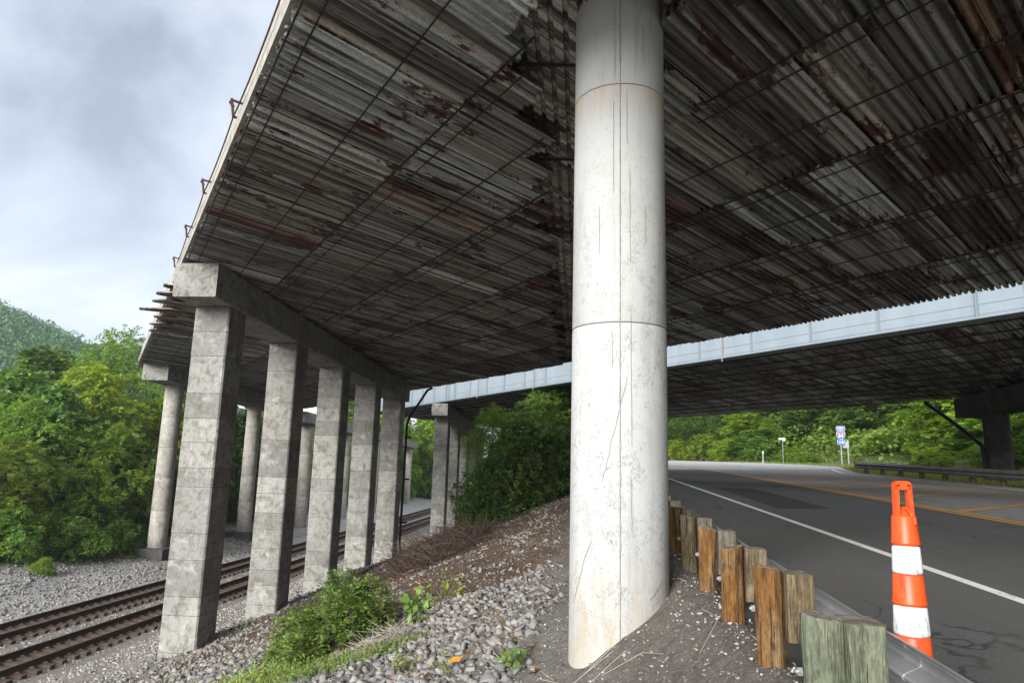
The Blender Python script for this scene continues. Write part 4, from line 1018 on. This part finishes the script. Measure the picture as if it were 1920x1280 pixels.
# left wood beside the tracks (x, y, top height over the eye, crown radius)
for kind, x, y, top, w, lab in (
        ('locust', -34.0, 48, 9.2, 5.2, 'tallest feathery tree rising against the sky left of the bridge'),
        ('broad', -38.5, 47, 7.6, 5.0, 'dark green tree at the upper left edge of the wood'),
        ('locust', -33.0, 55, 7.2, 4.6, 'feathery tree close behind the cap end of the round-column pier'),
        ('yellow', -31.0, 42, 5.6, 4.2, 'bright yellow-green tree in the middle of the left wood'),
        ('broad', -35.5, 41, 5.4, 4.0, 'broad dark tree at mid height near the left edge'),
        ('yellow', -28.6, 46, 4.0, 3.6, 'yellow-green tree just left of the far round columns'),
        ('locust', -31.0, 36.5, 2.9, 3.8, 'pale feathery tree at the front of the left wood'),
        ('locust', -27.2, 38.5, 1.8, 3.2, 'feathery tree at the wood edge by the first round column'),
        ('yellow', -34.5, 35, 3.2, 3.4, 'bright bushy tree at the far left of the photo'),
        ('broad', -27.8, 43, .9, 2.8, 'low dark tree leaning by the first round column'),
        ('locust', -29.0, 33.5, .8, 3.2, 'low spreading tree over the pale stone strip'),
        ('locust', -33.0, 31.5, 1.5, 3.0, 'feathery tree cut by the left picture edge'),
        ('broad', -30.5, 38, 3.9, 3.4, 'dark tree between the bright ones of the left wood'),
        ('yellow', -33.5, 44.5, 6.3, 3.4, 'yellow-topped tree below the tallest feathery tree'),
        ('broad', -42, 55, 7.6, 5.5, 'dark tree at the back of the left wood')):
    z = gz(x, y); plant(kind, x, y, top - z + .2, w, lab, group=TREES)
for x, y, h, w, mat, lab in ((-25.6, 34.5, 2.3, 1.7, M_leaf_loc, 'low shrub on the pale stones at the wood edge'), (-25.0, 37.2, 1.9, 1.5, M_leaf_dk, 'dark low shrub beside the foot of the first round column'), (-27.2, 32.2, 2.6, 1.9, M_leaf_dk, 'dark shrub at the wood edge above the pale stones'), (-28.6, 30.5, 2.2, 1.8, M_leaf_loc, 'shrub at the left picture edge above the pale stones'), (-24.4, 31.0, .9, .6, M_leaf_yel, 'small bright sapling alone on the pale stones'), (-26.2, 38.6, 2.4, 1.6, M_leaf_dk, 'dark shrub behind the first round column foot')):
    plant('shrub', x, y, h, w, lab, 'shrub', TREES, mat=mat)
# beyond the tracks, seen between the columns
k = 0
for x, y, top, w, kind in ((-29, 58, 4.5, 4, 'broad'), (-30, 66, 5, 4, 'yellow'), (-28.5, 74, 5, 4, 'locust'), (-29, 83, 6, 4.4, 'yellow'), (-28, 92, 7, 4.6, 'yellow'), (-27, 102, 7, 4.6, 'yellow'), (-24, 112, 8, 5, 'yellow'), (-19.5, 124, 8, 5.2, 'locust'), (-29, 108, 9, 5, 'broad'), (-13, 130, 8, 5, 'broad'), (-6, 118, 7, 5, 'locust'), (-32, 96, 10, 5, 'broad'), (-21.5, 118, 5, 4, 'yellow'), (-26, 120, 11, 5, 'broad')):
    plant(kind, x, y, top - gz(x, y), w, {'broad': 'dark green tree', 'yellow': 'sunlit yellow-green tree', 'locust': 'feathery green tree'}[kind] + ' beyond the tracks seen between the bridge columns', group='trees seen between the columns')
# thicket on the bank between the two bridges
for kind, x, y, h, w, mat, lab in (('locust', -1.6, 36.5, 6.0, 2.9, M_leaf_bush, 'tall leafy thicket tree on the bank touching the white column'), ('locust', -4.4, 35.0, 5.9, 1.7, M_leaf_loc, 'leaning leafy sapling at the left end of the bank thicket'), ('shrub', -4.2, 33.6, 3.3, 1.9, M_leaf_dk, 'dark shrub low at the left foot of the bank thicket'), ('shrub', -2.4, 34.4, 3.6, 2.2, M_leaf_dk, 'dark shrub in front of the tall thicket tree'), ('shrub', -.6, 37.5, 4.6, 2.2, M_leaf_bush, 'shrub at the right of the bank thicket behind the white column'), ('shrub', -5.2, 36.5, 2.2, 1.4, M_leaf_dk, 'small dark shrub beside the second pier'), ('broad', -2.9, 36.0, 4.8, 2.2, M_leaf_bush, 'broad-leaved tree in the middle of the bank thicket'), ('broad', -.4, 36.4, 5.9, 2.4, M_leaf_loc, 'bright broad-leaved tree at the top of the bank thicket'), ('locust', -.2, 39.5, 6.6, 2.6, M_leaf_dk, 'dark tree at the back of the bank thicket')):
    plant(kind, x, y, h, w, lab, 'shrub' if kind == 'shrub' else 'tree', TREES, mat=mat)
# right side: hillside beyond the road
for kind, x, y, top, w, mat, lab in (
        ('yellow', 24.6, 48.5, 7.0, 3.6, None, 'yellow-green tree right of the blue route signs'), ('yellow', 24.4, 43.5, 6.5, 3.4, None, 'second yellow-green tree left of the dark pier'), ('broad', 23.0, 41.5, 3.6, 2.4, None, 'rounded grey-green bush-like tree behind the far guardrail'), ('yellow', 26.5, 50, 8, 4, None, 'yellow-green tree high behind the far guardrail'), ('broad', 23.5, 35, 4.5, 3.4, None, 'dark tree right of the dark pier'), ('broad', 27, 38, 6, 4, None, 'dark tree behind the pier at the right picture edge'), ('locust', 21.0, 38.6, 1.9, 1.5, M_leaf_yel, 'bright young tree just behind the far guardrail'), ('yellow', 28.5, 47, 9, 4, None, 'tall yellow-green tree on the slope at right'), ('broad', 31, 56, 11, 5, None, 'big dark tree up the slope at right'),
        ('broad', 26.0, 64, 9, 4.5, None, 'dark tree behind the blue route signs'), ('broad', 22.5, 70, 9, 4, None, 'dark tree up the vine slope left of the route signs'), ('yellow', 17.4, 74, 7, 3.6, None, 'yellow-green tree above the small pale sign'), ('locust', 14.6, 80, 9, 4.6, M_leaf_dk, 'dark feathery tree at the road bend'), ('broad', 17.6, 70, 4.4, 3.4, None, 'round dark vine-covered tree beside the road bend'), ('locust', 10.6, 84, 8, 4.6, M_leaf_dk, 'tree close to the white column far down the road'), ('broad', 20.6, 82, 11, 5, None, 'tall dark tree on the far hillside'), ('locust', 12.5, 95, 10, 5.5, M_leaf_dk, 'feathery tree far behind the road bend'), ('broad', 5.5, 98, 9, 5.5, None, 'dark tree behind the white column far down the road'), ('broad', 30, 76, 13, 6, None, 'largest dark tree high on the far hillside'), ('locust', 34.5, 62, 13, 5.5, M_leaf_dk, 'feathery dark tree high on the slope at right')):
    z = gz(x, y); plant(kind, x, y, top - z, w, lab, group=TREES, mat=mat)
for x, y, h, w, mat, lab in ((13.4, 76, 3.0, 2.4, M_leaf_loc, 'light green shrub at the left end of the far verge'), (14.8, 72, 2.4, 2.2, M_leaf_yel, 'yellowish shrub on the verge by the marker post'), (16.6, 66.5, 2.6, 2.2, M_leaf_dk, 'dark shrub behind the marker post'), (18.2, 62.5, 1.6, 1.9, M_leaf_loc, 'low shrub behind the small pale sign'), (18.6, 59.5, 1.2, 1.6, M_leaf_loc, 'low shrub left of the route sign posts'), (23.4, 56.0, 1.7, 2.0, M_leaf_loc, 'low shrub right of the route sign posts'), (10.8, 79.5, 2.6, 2.2, M_leaf_yel, 'pale shrub beside the white column far away'), (22.6, 47.5, 1.4, 1.6, M_leaf_yel, 'low yellowish shrub at the guardrail end'), (20.0, 35.5, 1.6, 1.6, M_leaf_loc, 'low shrub behind the far guardrail'), (19.8, 41.8, 1.2, 1.5, M_leaf_yel, 'low bright shrub behind the guardrail posts')):
    plant('shrub', x, y, h, w, lab, 'shrub', TREES, mat=mat)
# vines over the slope, grass on the verge
def cover(name, n, x0, x1, y0, y1, keep, size, mat, up=1.0, lift=.25):
    X = rng.uniform(x0, x1, n); Y = rng.uniform(y0, y1, n); k = rng.random(n) < keep(X, Y); X, Y = X[k], Y[k]; n = len(X)
    C = np.stack([X, Y, ground_z(X, Y) + lift * rng.random(n) * (1 + 2 * cl(vnoise(X, Y, .4, 21) + .3))], -1)
    D = unit(rng.normal(size=(n, 3)) * np.array([1, 1, .4]) + np.array([0, 0, .2])); N = unit(np.array([0, -.35, 1.]) + rng.normal(size=(n, 3)) * .5); N = unit(N - D * np.sum(N * D, 1, keepdims=True))
    L = size * rng.uniform(.6, 1.4, n); v, f = leaf_quads(C, D, N, L, L * .7)
    return tag(link(name, fast_mesh(name, v, f, mat)), kind='stuff')
cover('vines', 60000, 8, 42, 46, 105, lambda X, Y: cl((X - XR(Y) - 4.5) / 2), .34, M_leaf_loc, lift=.9)
def blades(name, P, h, w, mat, par=None, lean=.5):
    n = len(P); D = unit(rng.normal(size=(n, 3)) * np.array([lean, lean, .0]) + np.array([0, 0, 1.])); N = unit(rng.normal(size=(n, 3)) * np.array([1, 1, .1])); N = unit(N - D * np.sum(N * D, 1, keepdims=True))
    L = h * rng.uniform(.4, 1.3, n); v, f = leaf_quads(P, D, N, L, np.full(n, w)); return tag(link(name, fast_mesh(name, v, f, mat), par), kind='stuff')
def spots(n, x0, x1, y0, y1, keep):
    X = rng.uniform(x0, x1, n); Y = rng.uniform(y0, y1, n); k = rng.random(n) < keep(X, Y); X, Y = X[k], Y[k]; return np.stack([X, Y, ground_z(X, Y) - .01], -1)
blades('verge_grass', spots(26000, 14.35, 22, 26, 80, lambda X, Y: cl((X - XR(Y) - .1) / .3) * cl(1.2 - (X - XR(Y)) / 7)), .24, .035, M_leaf_grass)
M_litter = leaf_mat('dead_leaves', (.07, .035, .02), (.12, .065, .035), (.20, .13, .075), .1)
def litter(name, n, x0, x1, y0, y1, keep, size):
    P = spots(n, x0, x1, y0, y1, keep); n = len(P); P[:, 2] += .02 + .03 * rng.random(n); N = unit(np.array([0, 0, 1.]) + rng.normal(size=(n, 3)) * .45); D = unit(np.cross(N, rng.normal(size=(n, 3)))); L = size * rng.uniform(.5, 1.4, n)
    tag(link(name, fast_mesh(name, *leaf_quads(P, D, N, L, L * .55), M_litter)), kind='stuff')
litter('dead_leaves', 16000, -9.5, .2, 6, 36, lambda X, Y: bank_keep(X, Y) * cl(.35 + vnoise(X, Y, .6, 41) * 1.3 + cl((Y - 11) / 4) * .5), .075)
blades('bank_grass', spots(5000, -9, -.3, 10, 36, lambda X, Y: cl((vnoise(X, Y, .7, 55) - .22) * 6)), .16, .012, M_leaf_grass)
# weeds at the bottom edge of the picture
def weed_keep(X, Y): 
    nb = vnoise(X, Y, 1.3, 31)
    return cl(1 - np.hypot((X + 4.2) / 2.2, (Y - 9.6) / .9) + nb) * 1.0
blades('weeds', spots(9000, -7, -1.6, 7.6, 11.2, weed_keep), .17, .022, M_leaf_grass)
X = None
def weed_leaves(name, n, cx, cy, rx, ry_, h, leaf, mat, wid=.5):
    r = rng; a = r.uniform(0, 6.28, n); q = np.sqrt(r.random(n)); x = cx + rx * q * np.cos(a); y = cy + ry_ * q * np.sin(a)
    C = np.stack([x, y, ground_z(x, y) + h * r.random(n) * (1 - .6 * q)], -1); D = unit(r.normal(size=(n, 3)) + np.array([0, 0, .3])); N = unit(np.array([0, -.3, 1.]) + r.normal(size=(n, 3)) * .5); N = unit(N - D * np.sum(N * D, 1, keepdims=True))
    L = leaf * r.uniform(.6, 1.4, n); return fast_mesh(name, *leaf_quads(C, D, N, L, L * wid), mat)
tag(link('leafy_weeds', weed_leaves('leafy_weeds', 2600, -4.4, 9.6, 2.3, .8, .34, .05, M_leaf_bush)), kind='stuff')
def small_plant(cx, cy, w, h, n, leaf, mat, label, stems=6, wid=.5):
    t = empty('weed_plant', (cx, cy, gz(cx, cy))); tag(t, label, 'plant', 'weeds on the stones')
    z0 = gz(cx, cy); r = rng; mb = MB(); Cs = []
    for k in range(stems):
        a = r.uniform(0, 6.28); e = Vector((math.cos(a) * w * r.uniform(.3, 1), math.sin(a) * w * r.uniform(.3, 1), h * r.uniform(.6, 1))); mb.tube([(0, 0, -.03), e * .5 + Vector((0, 0, .08 * h)), e], [.008, .006, .002], 4)
        for q in range(n // stems): f = r.uniform(.25, 1); Cs.append(np.array(e * f) + r.normal(size=3) * .03 * (1 + w) + np.array([0, 0, .08 * h * math.sin(f * 3.1)]))
    mb.build('stems', M_twig, t); C = np.array(Cs); n_ = len(C)
    D = unit(C * np.array([1, 1, .2]) + r.normal(size=(n_, 3)) * .25); N = unit(np.array([0, -.2, 1.]) + r.normal(size=(n_, 3)) * .4); N = unit(N - D * np.sum(N * D, 1, keepdims=True)); L = leaf * r.uniform(.6, 1.4, n_)
    link('leaves', fast_mesh('leaves', *leaf_quads(C, D, N, L, L * wid), mat), t); return t
# the big leafy bush on the stones
def bush(cx, cy, blobs, sprays, label):
    t = empty('bush', (cx, cy, gz(cx, cy))); tag(t, label, 'bush'); r = np.random.default_rng(77)
    v, f = spray_leaves(r, blobs, sprays, 8, .20, .085, .35, .55, .50); t.scale = (.84, .84, .84); link('leaves', fast_mesh('leaves', v, f, M_leaf_bush), t)
    mb = MB()
    for b in blobs:
        for k in range(4): e = Vector(b[:3]) + Vector((r.uniform(-1, 1) * b[3], r.uniform(-1, 1) * b[4], r.uniform(.2, .9) * b[5])); mb.tube([(b[0] * .5, b[1] * .5, -.2), e * .55 + Vector((0, 0, .1)), e], [.014, .010, .003], 4)
    mb.build('stems', M_twig, t); return t
bush(-4.05, 11.5, [(0, 0, .35, .55, .5, .45), (.45, .3, .62, .45, .45, .42), (-.45, -.1, .30, .45, .4, .40), (.85, .5, .45, .35, .35, .32), (.05, .9, .95, .42, .4, .42), (-.2, -.75, .12, .45, .4, .30), (.6, 1.2, .75, .35, .4, .38), (-.5, .3, .40, .3, .3, .3), (-.5, -.95, .0, .35, .3, .2), (.2, .5, .8, .4, .4, .35)], 1250, 'dense leafy green bush on the pale stones in front of the square columns')
small_plant(-2.55, 11.4, .32, .55, 90, .13, M_leaf_bush, 'leafy weed with broad leaves right of the bush', 6, .6)
small_plant(-2.3, 12.6, .45, .5, 60, .10, M_leaf_yel, 'yellowish weed just behind the broad-leaved one', 6)
small_plant(-.62, 6.95, .18, .18, 40, .085, M_leaf_bush, 'small green weed near the foot of the white column', 5, .65)
small_plant(-2.05, 8.4, .22, .22, 60, .06, M_leaf_grass, 'small pale weed at the bottom edge among stones', 6)
small_plant(-1.25, 7.2, .2, .2, 40, .05, M_leaf_grass, 'thin dry weed on the stones', 5)
small_plant(-7.4, 19.6, .5, .55, 70, .1, M_leaf_bush, 'thin weed at the foot of the second square column', 6)
# dead brush on the bank, dry twigs by the column
def tangle(name, n, cx, cy, rx, ry_, h, ln, rad, mat, label, cat):
    mb = MB(); r = random.Random(5)
    for k in range(n):
        a = r.uniform(0, 6.28); q = math.sqrt(r.random()); x = cx + rx * q * math.cos(a); y = cy + ry_ * q * math.sin(a); z = gz(x, y) + h * (1 - q * q) * r.random()
        d = Vector((r.uniform(-1, 1), r.uniform(-1, 1), r.uniform(-.35, .5))).normalized() * ln * r.uniform(.5, 1.3); p = Vector((x, y, z)); m = p + d * .5 + Vector((r.uniform(-.1, .1), r.uniform(-.1, .1), r.uniform(0, .12))) * ln
        mb.tube([p, m, p + d], [rad, rad * .8, rad * .4], 3, False)
    o = mb.build(name, mat); tag(o, label, cat); return o
o = tangle('dead_brush', 1500, -4.6, 24.6, 1.5, 4.6, .55, 1.0, .011, plain('dark_dead_twigs', (.085, .058, .045), .95, 0, .3, 18), 'mound of dark dead brush on the brown bank', 'dead brush')
o = tangle('dry_grass', 260, -2.75, 10.3, .35, .5, .22, .4, .004, M_twig_pale, 'clump of dry straw beside the leafy bush', 'dry grass')
for k, pts in enumerate((((.05, 6.35), (.25, 6.28), (.5, 6.42), (.62, 6.6)), ((-.3, 6.55), (-.05, 6.3), (.3, 6.22)), ((-.4, 6.9), (-.2, 6.5), (-.15, 6.2)), ((.95, 5.7), (1.0, 5.3), (.8, 4.9)), ((.2, 5.9), (.5, 5.7), (.62, 5.4)), ((-.2, 6.1), (.05, 5.95), (.4, 6.02)))):
    mb = MB(); mb.tube([(x, y, gz(x, y) + .010 + .012 * (k_ % 2)) for k_, (x, y) in enumerate(pts)], .0035, 4); o = mb.build('twig', M_twig_pale)
    tag(o, ['bleached twig curling round the foot of the white column', 'long pale twig across the dirt before the white column', 'bent pale twig left of the white column foot', 'thin stick on the dirt behind the amber posts', 'short stick on the dirt between column and posts', 'pale twig lying on the gravel at the bottom edge'][k], 'twig')
# scrap of litter
mb = MB(); z = gz(-1.25, 7.55) + .07; mb.add([(-1.32, 7.5, z), (-1.2, 7.48, z + .02), (-1.17, 7.58, z + .05), (-1.3, 7.6, z + .03)], [(0, 1, 2, 3)]); o = mb.build('leaf', plain('orange_leaf', (.65, .32, .04), .7)); tag(o, 'single orange leaf lying on the pale stones', 'leaf')

# ------------------------------------------------------------------ far wooded hills at the left
def forest(name, fn, x0, x1, y0, y1, n, rad, mat, leaf, per):
    r = np.random.default_rng(5); xs = np.linspace(x0 - 40, x1 + 40, 40); ys = np.linspace(y0 - 60, y1 + 60, 40)
    m, _ = hill(name, xs, ys, fn); g = link(name, m); tag(g, kind='structure')
    X = r.uniform(x0, x1, n); Y = r.uniform(y0, y1, n); Zc = fn(X, Y) + rad * .5; s = rad * r.uniform(.6, 1.3, n)
    d = unit(r.normal(size=(n, per, 3)) + np.array([0, 0, .5])); C = np.stack([X, Y, Zc], -1)[:, None] + d * s[:, None, None] * np.array([1, 1, .9]) * r.uniform(.7, 1.05, (n, per, 1))
    C = C.reshape(-1, 3); N = unit(d.reshape(-1, 3) + r.normal(size=C.shape) * .5); D = unit(np.cross(N, r.normal(size=C.shape))); L = leaf * r.uniform(.6, 1.4, len(C))
    tag(link('woods', fast_mesh('woods', *leaf_quads(C, D, N, L, L * .8), mat)), kind='stuff')
f1 = lambda X, Y: np.clip(47 - .40 * (X + 200), 3, 72) * np.exp(-((Y - 245) / 70.) ** 2) - 7
forest('hills', f1, -300, -110, 180, 250, 1700, 5.0, M_leaf_far, .95, 90)
f2 = lambda X, Y: 108 + 6 * np.sin(X / 30.) - np.abs(Y - 700) * .35 - 8
forest('hills', f2, -520, -330, 620, 705, 900, 9, M_leaf_far, 2.6, 50)

# ------------------------------------------------------------------ air
mb = MB(); mb.box((-60, 330, 37.5), (1300, 900, 175)); hz = mb.build('haze', [])
hm = bpy.data.materials.new('haze_air'); hm.use_nodes = True; t = hm.node_tree; t.nodes.clear(); o_ = t.nodes.new('ShaderNodeOutputMaterial'); pv = t.nodes.new('ShaderNodeVolumePrincipled')
pv.inputs['Color'].default_value = (.80, .88, 1.0, 1); pv.inputs['Density'].default_value = .00045; pv.inputs['Anisotropy'].default_value = .2; t.links.new(pv.outputs[0], o_.inputs['Volume'])
hz.data.materials.append(hm); tag(hz, kind='stuff')
